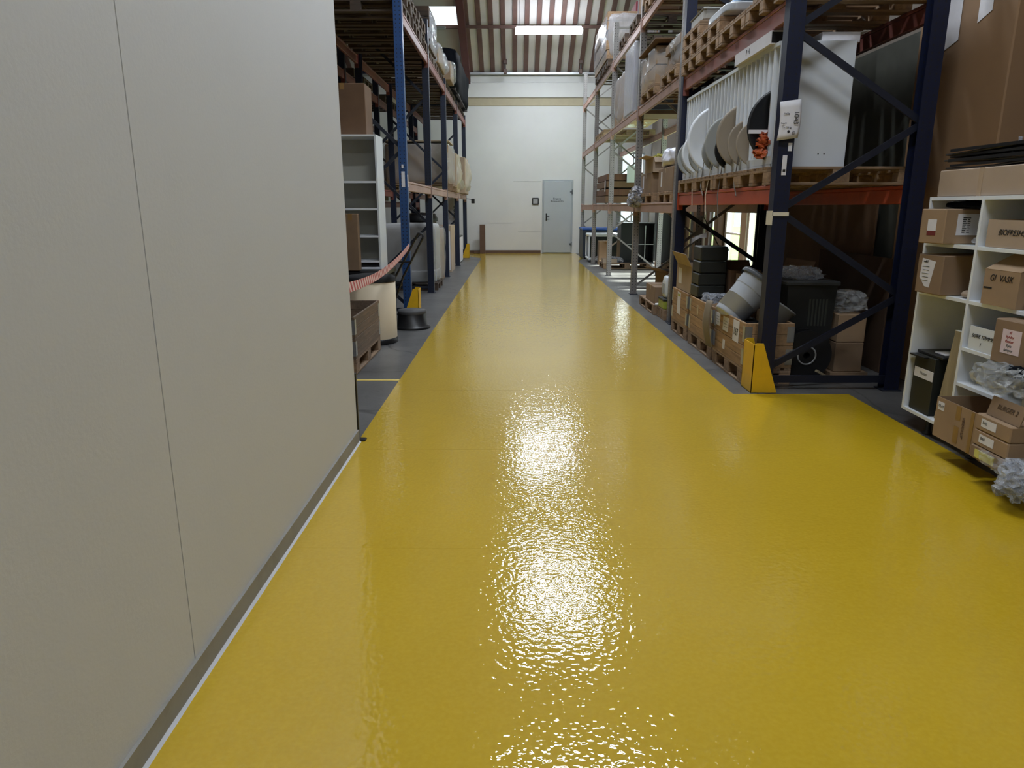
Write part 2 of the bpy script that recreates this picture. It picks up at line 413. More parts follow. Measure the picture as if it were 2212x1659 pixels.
# left hall wall, back wall, right wall with glazed bays
S('wall_hall_left', B((-7.2, -5, 0), (-7, FY_ + .2, 13)), DARKW)
S('wall_back', B((-7, -5.2, 0), (WX, -5, 8)), DARKW)
bays = [(12.9, 13.85), (14.2, 15.3), (15.6, 16.9), (18.3, 19.3), (20.1, 21.0)]  # third bay added to brighten the floor patch inside
rw = MB(); y = -5
for a, b in bays:
    rw.box((WX, y, 0), (WX + .2, a, 12.8)); rw.box((WX, a, 2.9), (WX + .2, b, 12.8)); rw.box((WX, a, 0), (WX + .2, b, .12)); y = b
rw.box((WX, y, 0), (WX + .2, FY_ + .2, 12.8)); S('wall_right', rw, DARKW)
for i, (a, b) in enumerate(bays):
    fr = MB(); 
    for yy in (a, b - .06): fr.box((WX + .04, yy, .12), (WX + .12, yy + .06, 2.9))
    for zz in (.12, 2.84): fr.box((WX + .04, a + .06, zz), (WX + .12, b - .06, zz + .06))
    if i == 1: fr.box((WX + .04, a + .06, .95), (WX + .12, b - .06, .99))
    f = S('window_%d' % (i + 1), fr, WHITE); S('pane', B((WX + .07, a + .06, .18), (WX + .078, b - .06, 2.84)), GLASS, f)
fr = MB()
for xx in (3.45, 3.82, 4.15): fr.box((xx, FY_ + .05, 1.0), (xx + .05, FY_ + .12, 3.2))
for zz in (1.0, 2.1, 3.15): fr.box((3.45, FY_ + .055, zz), (4.2, FY_ + .115, zz + .05))
f = S('window_6', fr, WHITE); S('pane', B((3.5, FY_ + .08, 1.05), (4.15, FY_ + .088, 3.15)), GLASS, f)
S('ground_outside', MB().grid(lambda u, v: (WX + .2 + u * 40, -20 + v * 80, -.1), 1, 1), GRASS)
# roof: rises from the far wall towards the ridge and down again, skylight openings
RY, RZ = 10.0, 5.6 + (24.05 - 10.0) * SL
def rz_(y): return 5.6 + (24.05 - y) * SL if y >= RY else RZ - (RY - y) * SL
cl = MB(); SKX = (-3.15, -1.62)
def roof_piece(x0, x1, y0, y1):
    cl.add([(x0, y0, rz_(y0)), (x1, y0, rz_(y0)), (x1, y1, rz_(y1)), (x0, y1, rz_(y1))], [(0, 1, 2, 3)])
sky = [(21.5, 22.2)]
roof_piece(-7, SKX[0], RY, FY_ + .2); roof_piece(SKX[1], WX + .2, RY, FY_ + .2); roof_piece(-7, SKX[0], -5, RY); roof_piece(SKX[1], WX + .2, -5, RY)
edges = [-5, RY, 21.5, 22.2, FY_ + .2]
for a, b in zip(edges, edges[1:]):
    if (a, b) not in sky: roof_piece(SKX[0], SKX[1], a, b)
S('ceiling', cl, CEIL)
for i, (a, b) in enumerate(sky):
    g = MB().add([(SKX[0], a, rz_(a) + .03), (SKX[1], a, rz_(a) + .03), (SKX[1], b, rz_(b) + .03), (SKX[0], b, rz_(b) + .03)], [(0, 1, 2, 3)])
    S('window_%d' % (7 + i), g, GLASS)
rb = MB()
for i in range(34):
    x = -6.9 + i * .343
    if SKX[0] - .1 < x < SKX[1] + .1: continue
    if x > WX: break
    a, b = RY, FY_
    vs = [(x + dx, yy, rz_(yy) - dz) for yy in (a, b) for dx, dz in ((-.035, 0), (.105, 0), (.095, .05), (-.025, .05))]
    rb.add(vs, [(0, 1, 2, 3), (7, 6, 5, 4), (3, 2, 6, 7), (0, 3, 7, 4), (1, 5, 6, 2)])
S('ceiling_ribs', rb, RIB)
for i, x in enumerate((-1.50, 4.1, -6.6)):
    r_ = MB()
    vs = [(x + dx, yy, rz_(yy) - .05 - dz) for yy in (RY, FY_ - .02) for dx, dz in ((-.10, 0), (.10, 0), (.10, .32), (-.10, .32))]
    r_.add(vs, [(0, 1, 2, 3), (7, 6, 5, 4), (3, 2, 6, 7), (0, 3, 7, 4), (1, 5, 6, 2), (0, 4, 5, 1)])
    S('ceiling_rafter', r_, RAFT)
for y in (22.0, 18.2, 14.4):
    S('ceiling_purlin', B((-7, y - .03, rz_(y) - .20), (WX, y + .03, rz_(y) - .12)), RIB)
S('ceiling_pipe', MB().tube([(-1.9, 21.2, 6.25), (-2.6, 21.2, 6.25)], .05, 10), CAULK)

# door, its handle, hinges and faint lettering
d = S('door_1', MB().box((.90, FY_ - .03, .01), (1.90, FY_ - .001, 2.36), .004), DOORM)
S('door_panel', MB().box((.95, FY_ - .055, .03), (1.85, FY_ - .03, 2.31), .004), mat('door_leaf', (166, 172, 176), .4, .02, 3), d)
S('door_handle', MB().box((1.015, FY_ - .075, 1.06), (1.055, FY_ - .055, 1.30), .008).tube([(1.035, FY_ - .06, 1.20), (1.035, FY_ - .11, 1.20), (1.13, FY_ - .11, 1.20)], .01), BLACKM, d)
for z in (.30, 1.98):
    S('hinge', MB().tube([(1.87, FY_ - .06, z - .07), (1.87, FY_ - .06, z + .07)], .014).box((1.80, FY_ - .062, z - .03), (1.87, FY_ - .054, z + .03)), GREYD, d)
text(d, 'Eingang', .085, (1.38, FY_ - .057, 1.76), FY, INK); text(d, 'Büroraum EG', .075, (1.38, FY_ - .057, 1.68), FY, INK)
t = T('wall_display', 'small black-framed grey panel on the far wall left of the grey door', 'panel', (.675, FY_, 1.68))
MB().box((-.11, -.035, -.11), (.11, 0, .11), .02).build('frame', BLACK, t)
MB().box((-.075, -.04, -.075), (.075, -.034, .075), .008).build('screen', mat('grey_screen', (150, 152, 154), .4), t)

# ================================================================== lamps
def lamp(x, y, z, label, power):
    t = T('ceiling_light', label, 'ceiling light', (x, y, z), 0, 'fluorescent ceiling lights above the aisle')
    MB().box((-.90, -.05, .066), (.90, .05, .12), .01).build('housing', WHITE2, t)
    for dx in (-.8, .8): MB().tube([(dx, 0, .12), (dx, 0, rz_(y) - z)], .006, 6).build('hanger', GREYD, t)
    MB().prism([(-.92, -.13), (.92, -.13), (.92, .13), (-.92, .13)], -.06, .065).build('diffuser', TUBE, t)
    l = bpy.data.lights.new('lamp_glow', 'AREA'); l.shape = 'RECTANGLE'; l.size = 1.8; l.size_y = .16; l.energy = power; l.color = (.84, .92, 1)
    o = bpy.data.objects.new('lamp_glow', l); o.location = (0, 0, -.07); o.parent = t; COL.objects.link(o)
    return t
lamp(.93, 21.3, 6.2, 'lit fluorescent light hanging in front of the striped ceiling at the far end', 270)
lamp(.93, 15.6, 6.9, 'fluorescent light over the aisle, second from the far wall', 120)
lamp(.93, 12.7, 6.5, 'fluorescent light over the middle of the aisle', 210)
lamp(.93, 7.9, 6.3, 'fluorescent light above the near racks', 200)
lamp(.93, 3.4, 6.2, 'added unseen fluorescent light above the white partition', 165)  # extra lamp out of view, added to brighten the partition
lamp(.93, -1.6, 6.2, 'added unseen fluorescent light behind the camera position', 110)  # another unseen extra lamp, added for more light on the partition
# hanging rods with couplings over the far end of the aisle
for x, lb in ((-.30, 'hanging rod with dark coupling left of the lit lamp'), (2.02, 'hanging rod with dark coupling by the right rack')):
    t = T('hanging_rod', lb, 'rod', (x, 23.5, 5.45))
    MB().tube([(0, 0, 0), (0, 0, rz_(23.5) - 5.45)], .015, 8).build('rod', GREYD, t)
    for q in ((.05, .02, .16), (.06, .30, .44), (.045, .58, .72)): MB().box((-q[0], -q[0], q[1]), (q[0], q[0], q[2]), .015).build('coupling', mat('rusty_steel', (84, 66, 60), .6, .2, 20), t)

# ================================================================== pallet racks
def post(parent, x, y, h, m, sx=.12, sy=.10, face=-1):
    """C-shaped upright, open towards the inside of the rack"""
    mb = MB(); a, b = sx / 2, sy / 2; th = .008
    # web faces -Y/+Y flanges and aisle web
    mb.box((-a, -b, 0), (a, -b + th, h)); mb.box((-a, b - th, 0), (a, b, h)); mb.box((face * a, -b + th, 0), (face * (a - th), b - th, h))
    o = mb.build('upright_post', m, parent); o.location = (x, y, 0)
    f = MB().box((-a - .02, -b - .02, 0), (a + .02, b + .02, .01)).build('foot_plate', BRB, parent); f.location = (x, y, 0)
def brace(parent, p, q, m, w=.035): MB().bar(p, q, w, .022, (0, 1, 0)).build('brace', m, parent)
def rack_frame(parent, xf, xr, y, h, mp, mb_, face, pitch=.65, start=.15, first=1, w=.04, sx=.12):
    post(parent, xf, y, h, mp, sx, .10, face); post(parent, xr, y, h, mp, sx, .10, -face)
    brace(parent, (xf, y, .10), (xr, y, .10), mb_, w)
    z = start; side = first
    while z + pitch < h - .05:
        a, b = (xf, xr) if side else (xr, xf)
        brace(parent, (a, y, z), (b, y, z + pitch), mb_, w); z += pitch; side = 1 - side
    brace(parent, (xf, y, h - .1), (xr, y, h - .1), mb_, w)
def beam(parent, x, y0, y1, ztop, hgt, m, th=.045):
    mb = MB().box((x - th / 2, y0, ztop - hgt), (x + th / 2, y1, ztop - .03), .006).box((x - th / 2 - .004, y0, ztop - .03), (x + th / 2 + .004, y1, ztop), .005)
    o = mb.build('beam', m, parent)
    for yy in (y0, y1 - .012):
        MB().box((x - .035, yy, ztop - hgt - .06), (x + .035, yy + .012, ztop + .02)).build('beam_connector', m, parent)
    return o

# left blue rack
LX, LXR = -1.50, -2.62; LY = [9.95, 12.80, 15.80, 18.90, 21.90]
rk = T('pallet_rack', 'long blue pallet rack with red-brown beams on the left of the aisle', 'rack', (0, 0, 0))
for i, y in enumerate(LY): rack_frame(rk, LX, LXR, y, (4.35, 4.5, 4.08, 4.08, 4.08)[i], BLUE if i == 0 else SLATEB, BRB, 1, 1.05, .15, 1 if i % 2 == 0 else 0, .045, .11)
for a, b in zip(LY, LY[1:]):
    for x in (LX + .02, LXR - .02):
        beam(rk, x, a + .05, b - .05, 3.95, .14, REDL); beam(rk, x, a + .05, b - .05, 1.84, .13, PINKB if x > -2 else REDL)
MB().box((-1.448, 9.92, 1.76), (-1.443, 9.985, 1.92), .001).build('label_plate', PAPER, rk)
MB().box((-1.52, 9.894, 1.76), (-1.475, 9.8985, 1.96)).build('label_plate', PAPER, rk); MB().box((-1.515, 9.894, 2.0), (-1.49, 9.8985, 2.05)).build('sticker', PAPER, rk)
# second row standing back to back behind it
rk2 = T('pallet_rack', 'dark rack row behind the blue pallet rack, far left', 'rack', (0, 0, 0))
for i, y in enumerate(LY): rack_frame(rk2, -2.90, -4.0, y, 4.3, NAVY, BRN, 1, 1.05, .15, i % 2, .045, .11)
for a, b in zip(LY, LY[1:]):
    for x in (-2.88, -4.02):
        beam(rk2, x, a + .05, b - .05, 3.72, .14, REDL); beam(rk2, x, a + .05, b - .05, 1.62, .13, REDL)
# right navy rack (first bay)
RX, RXR = 2.10, 3.16
rr = T('pallet_rack', 'navy pallet rack with orange beams holding the white slatted unit', 'rack', (0, 0, 0))
for y in (5.84, 9.30):
    post(rr, RX, y, 4.6, NAVY, .12, .11, -1); post(rr, RXR, y, 4.6, NAVY, .12, .11, 1)
    zz = [.17, .79, 1.47, 2.13, 2.80, 3.5, 4.1]
    for k in range(6):
        a, b = (RX, RXR) if k % 2 == 0 else (RXR, RX); brace(rr, (a, y, zz[k]), (b, y, zz[k + 1]), BRN, .05)
    brace(rr, (RX, y, .09), (RXR, y, .09), BRN, .06)
for x in (RX - .02, RXR + .02):
    beam(rr, x, 5.90, 9.24, 1.67, .15, ORANGE); beam(rr, x, 5.90, 9.24, 3.02, .15, REDB if x < 3 else REDL)
for (z0, z1, dx0, dx1) in ((1.74, 1.89, -.02, .015), (1.92, 1.98, .015, .045)):
    MB().box((RX + dx0, 5.780, z0), (RX + dx1, 5.784, z1), .0008).build('sticker', PAPER, rr)
MB().box((RX - .012, 5.779, 1.765), (RX + .008, 5.781, 1.785)).build('sticker_print', INK, rr)
MB().box((RX - .065, 5.775, 1.43), (RX + .065, 5.784, 1.46)).box((RX - .069, 5.775, 1.36), (RX - .061, 5.90, 1.47)).build('strap', WSTRAP, rr)
# notice wrapped round the front post
nt = T('notice_sheet', 'white printed sheet wrapped round the near navy rack post', 'notice', (RX, 5.77, 2.13))
MB().grid(lambda u, v: (-.085 + u * .16 + .012 * math.sin(v * 3), -.006 - .012 * math.sin(u * 3.1), -.135 + v * .28 + .02 * u), 8, 6).build('sheet', PAPER, nt, solid=.001)
for i, (xx, zz2, s, tx) in enumerate([(.045, .03, .05, '1043'), (-.03, .06, .022, 'Halle'), (-.045, -.01, .016, 'Regal 1'), (-.02, -.04, .016, '2 x 750 kg'), (.03, -.08, .03, '52')]):
    text(nt, tx, s, (xx, -.0215, zz2), (R(90), R(90) if i in (0, 4) else 0, 0), INK)
MB().lathe([(0, 0), (.010, 0)], 12).build('print_mark', INK, nt).matrix_local = Matrix.Translation((-.005, -.021, -.07)) @ Matrix.Rotation(R(90), 4, 'X')
# right grey rack further back
GX, GXR = 2.10, 3.20; GY = [9.48, 12.62, 16.05, 19.30, 22.65]
rg = T('pallet_rack', 'grey pallet rack with faded beams on the right before the far wall', 'rack', (0, 0, 0))
for i, y in enumerate(GY): rack_frame(rg, GX, GXR, y, (5.0, 4.85, 5.2, 5.0, 5.35)[i], GREYP, BRG, -1, .85, .12, i % 2, .035, .10)
for a, b in zip(GY, GY[1:]):
    for x in (GX - .02, GXR + .02):
        for zt in (1.56, 3.10, 4.45): beam(rg, x, a + .04, b - .04, zt, .14, PINKB)

# post guards
def guard(x, y, mirror, label, h=.42):
    t = T('post_guard', label, 'post guard', (x, y, 0)); s_ = -1 if mirror else 1
    pl = [(0, .005), (.215 * s_, .005), (.075 * s_, h), (.02 * s_, h), (0, h - .02)]
    MB().box((0, 0, .004), (.006 * s_, .26, h - .01)).build('web', YEL, t)
    for yy in (0, .254): MB().prismy(pl if s_ > 0 else pl[::-1], yy, yy + .006).build('flange', YEL, t)
    MB().box((0, 0, 0), (.05 * s_, .26, .008)).build('foot', mat('guard_foot', (120, 110, 70), .6), t)
    for bx in (.03,): MB().lathe([(.012, 0), (.012, .012), (0, .012)], 8, (bx * s_, .13, .008)).build('bolt', METAL, t)
guard(1.955, 5.70, False, 'yellow steel post guard at the foot of the near navy rack post')
guard(-1.335, 9.83, True, 'yellow post guard at the first left rack post', .40)
guard(-1.375, 21.75, True, 'yellow post guard at the last left rack post by the far wall', .42)

# ================================================================== pallets, cartons and other builders
_pm = {}
def pallet(loc, label, rz=0, group=None, L=1.2, W=.8, detail=True, old=False, h=.144):
    """long side along local X"""
    m1 = WOODD if old else WOODP; m2 = WOODD if old else WOODX
    key = (L, W, detail, old)
    if key in _pm:
        o = dup(_pm[key], loc, rz, label)
        if group: o['group'] = group
        return o
    x0, y0 = -L / 2, -W / 2
    bw = W * .145; gap = (W - 5 * bw) / 4
    dk = MB()
    for i in range(5): dk.box((x0, y0 + i * (bw + gap), .122), (-x0, y0 + i * (bw + gap) + bw, .144), .003)
    for xx in (x0, -.07, -x0 - .14): dk.box((xx, y0, .100), (xx + .14, -y0, .122), .002)
    if not detail:
        for xx in (x0, -.07, -x0 - .14):
            for yy in (y0, -.06, -y0 - .1): dk.box((xx, yy, .022), (xx + .14, yy + .1, .100))
        for yy in (y0, -.06, -y0 - .1): dk.box((x0, yy, 0), (-x0, yy + .1, .022))
        t = dk.build('pallet', m2); t.location = loc; t.rotation_euler = (0, 0, R(rz)); tag(t, label, 'pallet', group); _pm[key] = t; return t
    t = T('pallet', label, 'pallet', loc, rz, group)
    dk.build('deck', m2, t)
    for xx in (x0, -.07, -x0 - .14):
        for yy in (y0, -.06, -y0 - .1): MB().box((xx, yy, .022), (xx + .14, yy + .1, .100), .004).build('block', m1, t)
    for yy in (y0, -.06, -y0 - .1): MB().box((x0, yy, 0), (-x0, yy + .1, .022), .003).build('bottom_board', m2, t)
    _pm[key] = t; return t

def collar(loc, L, W, label, group=None, m=WOODC, h=.195, rz=0, hinge=METAL):
    t = T('pallet_collar', label, 'pallet collar', loc, rz, group); x, y, th = L / 2, W / 2, .02
    for a, b in (((-x, -y, 0), (x, -y + th, h)), ((-x, y - th, 0), (x, y, h)), ((-x, -y + th, 0), (-x + th, y - th, h)), ((x - th, -y + th, 0), (x, y - th, h))):
        MB().box((a[0], a[1], 0), (b[0], b[1], h * .49), .003).box((a[0], a[1], h * .5), (b[0], b[1], h - .001), .003).build('board', m, t)
    for sx in (-1, 1):
        for sy in (-1, 1):
            MB().box((sx * (x + .002), sy * (y + .002), .03), (sx * (x - .06), sy * y, h - .03)).box((sx * (x + .002), sy * (y + .002), .03), (sx * x, sy * (y - .06), h - .03)).build('hinge', hinge, t)
    return t

def carton(loc, size, label, rz=0, m=None, group=None, tape='x', opened=False, flaps=(), tapem=None, cat='box', name='cardboard_box', parent_tilt=None):
    """size = (x, y, z); local origin at the middle of the base. flaps: sides 'x-','x+','y-','y+' with an angle in degrees above level"""
    m = m or CARD; t = T(name, label, cat, loc, rz, group); x, y, z = size[0] / 2, size[1] / 2, size[2]
    if parent_tilt: t.rotation_euler = parent_tilt
    th = .005
    if not opened:
        MB().box((-x, -y, 0), (x, y, z), .006).build('body', m, t)
        e = .0012; tw = .025
        tm = tapem or TAPE
        if tape == 'x': MB().box((-x - e, -tw, z - .07), (-x, tw, z + e)).box((-x, -tw, z), (x, tw, z + e)).box((x, -tw, z - .07), (x + e, tw, z + e)).build('tape', tm, t)
        if tape == 'y': MB().box((-tw, -y - e, z - .07), (tw, -y, z + e)).box((-tw, -y, z), (tw, y, z + e)).build('tape', tm, t)
    else:
        MB().box((-x, -y, 0), (x, y, th)).box((-x, -y, th), (-x + th, y, z)).box((x - th, -y, th), (x, y, z)).box((-x + th, -y, th), (x - th, -y + th, z)).box((-x + th, y - th, th), (x - th, y, z)).build('body', m, t)
        for f in flaps:
            sd, ang = f[0], R(f[1]); ln = f[2] if len(f) > 2 else min(x, y)
            if sd[0] == 'x':
                s_ = -1 if sd[1] == '-' else 1; p = (s_ * x, -y + .004, z); q = (s_ * (x + ln * math.cos(ang)), -y + .012, z + ln * math.sin(ang))
                MB().add([p, (p[0], y - .004, z), (q[0], y - .012, q[2]), q], [(0, 1, 2, 3)]).build('flap', m, t, solid=.004)
            else:
                s_ = -1 if sd[1] == '-' else 1; p = (-x + .004, s_ * y, z); q = (-x + .012, s_ * (y + ln * math.cos(ang)), z + ln * math.sin(ang))
                MB().add([p, (x - .004, s_ * y, z), (x - .012, q[1], q[2]), q], [(0, 1, 2, 3)]).build('flap', m, t, solid=.004)
    return t
def sticker(t, face, size, cy, cz, w_, h_, m=None, name='label_sticker', off=.0016):
    """thin label on the -x or -y face of a carton of half sizes"""
    m = m or PAPER; x, y = size[0] / 2, size[1] / 2
    if face == 'x': return MB().box((-x - off, cy - w_ / 2, cz - h_ / 2), (-x, cy + w_ / 2, cz + h_ / 2)).build(name, m, t)
    return MB().box((cy - w_ / 2, -y - off, cz - h_ / 2), (cy + w_ / 2, -y, cz + h_ / 2)).build(name, m, t)
def wrapped(loc, size, label, core, fm=FILM, seed=1, cat='wrapped load', e=9, amp=.035, name='wrapped_load', n=12, slabs=0):
    t = T(name, label, cat, loc)
    c = MB()
    if slabs:
        hz = size[2] / slabs
        for i in range(slabs):
            dx = .02 * math.sin(i * 2.3 + seed); c.box((-size[0] * .47 + dx, -size[1] * .47, i * hz + .002), (size[0] * .47 + dx, size[1] * .47, (i + 1) * hz - .01), .005)
    else: c.box((-size[0] * .46, -size[1] * .46, .004), (size[0] * .46, size[1] * .46, size[2] * .95), .01)
    c.build('contents', core, t)
    MB().blob((0, 0, size[2] / 2), size, e, amp, seed, n).build('film', fm, t)
    return t

# ================================================================== left side, behind the partition
t = T('corner_bumper', 'thin black strip standing at the end of the white partition', 'strip', (-1.045, 4.452, 0))
MB().box((-.02, -.012, .004), (.022, .012, .46), .003).build('strip', BLACK, t); MB().box((-.01, -.02, .004), (.065, .03, .018), .005).build('foot', BLACK, t)
pallet((-1.85, 6.95, 0), 'weathered pallet under the left wooden crate', 90, L=1.2, W=.8)
collar((-1.85, 6.95, .144), .8, 1.2, 'lower weathered wooden pallet collar on the left pallet', 'pallet collars of the left crate', WOODG)
collar((-1.85, 6.95, .341), .8, 1.2, 'upper weathered wooden pallet collar on the left pallet', 'pallet collars of the left crate', WOODG)
# drum
t = T('fibre_drum', 'beige fibre drum with black rim behind the left wooden crate', 'drum', (-1.62, 8.02, 0))
MB().lathe([(0, 0), (.275, 0), (.28, .01), (.28, .055), (.272, .06)], 48).build('base_ring', BLACK, t)
MB().lathe([(.272, .06), (.272, .70), (.262, .70), (.262, .40)], 48).build('body', BEIGE, t)
MB().lathe([(.277, .695), (.277, .735), (.25, .755), (.12, .775), (0, .78)], 48).build('lid', BLACKF, t)
# kick stool
t = T('kick_stool', 'round black kick stool beside the beige drum', 'stool', (-1.31, 8.98, 0))
MB().lathe([(0, .0), (.225, 0), (.235, .012), (.225, .03), (.19, .045), (.175, .20), (.17, .215), (0, .215)], 40).build('body', BLACK, t)
MB().lathe([(.178, .19), (.182, .215), (.172, .235), (0, .237)], 40).build('tread', mat('rubber_tread', (70, 70, 72), .7), t)
# hand truck
t = T('hand_truck', 'black tubular hand truck leaning behind the kick stool', 'hand truck', (-1.45, 9.25, 0), 0)
for dx in (0, .10):
    MB().tube([(-.22 + dx, 0, .30), (-.10 + dx, .02, .62), (.18 + dx * .9, .05, 1.12)], .014, 8).build('rail', BLACKM, t)
MB().tube([(.18, .05, 1.12), (.21, .05, 1.17), (.26, .05, 1.165), (.27, .05, 1.12)], .014, 8).build('handle', BLACKM, t)
MB().box((-.24, -.012, .52), (-.04, .012, .545)).box((-.10, .0, .80), (.12, .02, .82)).build('crossbar', BLACKM, t)
MB().tube([(-.2, 0, .35), (-.16, -.02, .18), (.05, -.03, .06)], .014, 8).build('support', BLACKM, t)
for dx in (-.16, .10):
    MB().tube([(dx - .02, 0, .085), (dx + .02, 0, .085)], .085, 20).build('wheel', BLACK, t)
MB().box((-.2, -.10, .004), (.14, .02, .012)).build('toe_plate', BLACKM, t)
# table for the bookcase
t = T('storage_trunk', 'black trunk under the white bookcase', 'trunk', (-1.99, 8.80, 0))
MB().box((-.46, -.38, .05), (.46, .38, .70), .02).build('body', BLACKF, t); MB().box((-.47, -.39, .70), (.47, .39, .772), .015).build('lid', BLACK, t)
for dx in (-.4, .4):
    for dy in (-.32, .32): MB().lathe([(.03, 0), (.03, .05)], 12, (dx, dy, 0)).build('foot', BLACK, t)
# bookcase
def bookcase(loc, w_, dep, zs, label, side=.022, back=True, legs=False, rz=0):
    """front looks to local -Y; zs are tops of boards from the floor up"""
    t = T('bookcase', label, 'bookcase', loc, rz); x = w_ / 2
    for s_ in (-1, 1): MB().box((s_ * x, 0, zs[0] - .022), (s_ * (x - side), dep, zs[-1]), .001).build('side_panel', WHITE, t)
    for i, z in enumerate(zs):
        MB().box((-x + side, .001 if i not in (0, len(zs) - 1) else 0, z - .022), (x - side, dep - .008, z), .001).build('top' if i == len(zs) - 1 else ('bottom' if i == 0 else 'shelf'), WHITE2, t)
    if back: MB().box((-x + side, dep - .008, zs[0]), (x - side, dep, zs[-1] - .022)).build('back_panel', mat('shelf_back', (176, 174, 162), .6, .03), t)
    return t
bookcase((-2.02, 8.60, .774), .84, .42, [.022, .10, .395, .71, 1.02, 1.535], 'tall white bookcase with empty shelves behind the partition')
c = carton((-1.90, 8.44, .773), (.17, .10, .65), 'narrow brown cardboard box standing before the white bookcase', 0, CARD2, tape='y')
carton((-1.98, 8.88, 2.312), (.52, .40, .56), 'large brown carton on top of the white bookcase', 0, CARD4, tape='y')
# hazard tape
tp = MB()
def tpf(u, v):
    p = Vector((-1.10, 4.5, .99)).lerp(Vector((-1.452, 9.93, .985)), u); return (p.x + .004 * math.sin(9 * u), p.y, p.z - .10 * math.sin(math.pi * u) * (1 - .2 * u) - .035 + v * .07)
tag(tp.grid(tpf, 60, 2).build('barrier_tape', HAZ), 'red and white striped barrier tape strung from the partition to the blue post', 'tape')

# goods on the floor of the left rack
pallet((-2.02, 13.62, 0), 'pallet under the big grey foam-wrapped block in the left rack', 0, L=1.2, W=.9, old=True)
t = T('foam_wrapped_block', 'big grey foam-wrapped block on a pallet in the left rack', 'wrapped load', (-2.02, 13.62, .146))
MB().blob((0, 0, .53), (1.14, .95, 1.06), 16, .012, 3, 12).build('foam', FELT, t)
MB().blob((0, 0, .12), (1.18, .99, .24), 14, .03, 5, 12).build('film', FILM, t)
MB().box((.5705, -.4755, .03), (.58, -.465, 1.03)).build('corner_strip', WHITEG, t)
wrapped((-1.86, 15.02, 0), (.75, 1.0, 1.12), 'tall plastic-wrapped beige board stack behind the grey block', CARD2, FILM, 4, slabs=0)
t = T('waste_bin', 'black lidded waste bin in the left rack', 'bin', (-2.1, 16.4, 0))
MB().lathe([(0, .02), (.28, .02), (.33, 1.18), (.34, 1.2)], 32).build('body', BLACK, t); MB().lathe([(.36, 1.19), (.37, 1.25), (.30, 1.36), (0, 1.38)], 32).build('lid', BLACK, t)
c = carton((-1.76, 17.4, 0), (.55, 1.0, 1.08), 'upright grey-brown carton with a white printed face, left rack floor', 0, CARD3, tape=None); 
sticker(c, 'y', (.55, 1.0), .08, .5, .34, .9, PAPER, 'white_face'); text(c, '4', .2, (.1, -.503, .3), FY, INKR)
c = carton((-1.70, 20.2, 0), (.40, 1.3, .72), 'dark green upright box at the far end of the left rack', 0, DGREEN, tape=None)
MB().box((.2, -.6, .03), (.203, .6, .69)).build('side_sheet', PAPER, c)
bn = T('hanging_banner', 'white hanging sheet with black vertical lettering at the far left rack', 'banner', (-1.66, 19.05, .95))
MB().box((-.22, -.003, 0), (.20, .003, .78)).build('sheet', PAPER, bn); text(bn, 'goop', .17, (.09, -.005, .42), (R(90), R(-90), 0), INK)
tag(MB().box((-1.30, 21.84, 1.60), (-1.20, 21.94, 1.74), .01).tube([(-1.20 - .05, 21.9, 1.72), (-1.44, 21.9, 1.74)], .01).build('wall_sensor', BLACK), 'small black sensor box on the last left rack post', 'sensor')
t = T('brown_bollard', 'dark brown square post standing before the far wall', 'post', (-1.06, 23.75, 0)); MB().prism([(-.09, -.06), (.09, -.06), (.09, .06), (-.09, .06)], .006, .94).build('body', BROWN, t); MB().box((-.3, .02, .004), (.0, .10, .10), .01).build('foot', BROWN, t)

# level one of the left rack
pallet((-2.10, 16.62, 1.842), 'pale pallet under the wrapped cartons on the middle left beam level', 0, L=1.5, W=1.2)
wrapped((-2.12, 16.62, 1.988), (1.48, 1.25, .86), 'grey film-wrapped carton block on the middle level of the left rack', CARD2, FILM, 7, amp=.03)
tag(B((-2.86, 16.05, 2.868), (-1.42, 17.2, 2.89)).build('cover_board', CARD3), 'flat board on top of the wrapped cartons', 'board')
for i, (y, s_, lb) in enumerate(((18.2, (1.05, 1.0, .95), 'milky wrapped load, nearest of the pale loads on the left middle level'), (20.2, (1.15, 1.3, .98), 'bulging pale wrapped load behind the first one on the left middle level'), (21.3, (1.0, .55, .5), 'low pale wrapped bundle hanging over the last left beam'))):
    wrapped((-1.88 + .03 * i, y, 1.845), s_, lb, CARD3, FILMM, 11 + i, amp=.10, e=5)
# top level of the left rack : dark empty pallets, then wrapped loads
n_ = 0
for i, y in enumerate((10.45, 11.35, 12.25)):
    for k in range(3):
        pallet((-2.06 + .02 * math.sin(i + 2 * k), y, 3.952 + k * .146), ('lowest', 'middle', 'top')[k] + ' dark empty pallet, ' + ('nearest', 'second', 'third')[i] + ' stack high in the left rack', 0, 'dark empty pallets high in the left rack', detail=False, old=True)
for i, y in enumerate((13.35, 14.25, 15.15, 16.4, 17.3, 18.2, 19.5, 20.4, 21.3)):
    pallet((-2.06, y, 3.952), 'dark pallet under the wrapped loads, number %s from the front at the top left' % ('one two three four five six seven eight nine'.split()[i]), 0, 'dark base pallets on the top left beams', detail=False, old=True)
wrapped((-1.98, 13.45, 4.10), (1.14, 1.0, .66), 'silvery film-wrapped dark stack high in the left rack', WOODD, FILMS, 21, amp=.06, slabs=4)
wrapped((-1.96, 14.9, 4.10), (1.16, 1.4, .36), 'low film-wrapped beige stack between silvery and black loads at top left', CARD2, FILMS, 22, amp=.07)
wrapped((-1.90, 19.3, 4.10), (1.2, 4.5, .86), 'long load under black film at the top of the left rack', BLACK, BLKFILM, 23, amp=.05, e=12)
wrapped((-1.90, 16.5, 4.10), (1.18, .9, .40), 'film-wrapped brown stack before the black load at top left', CARD2, FILM, 24, amp=.06)
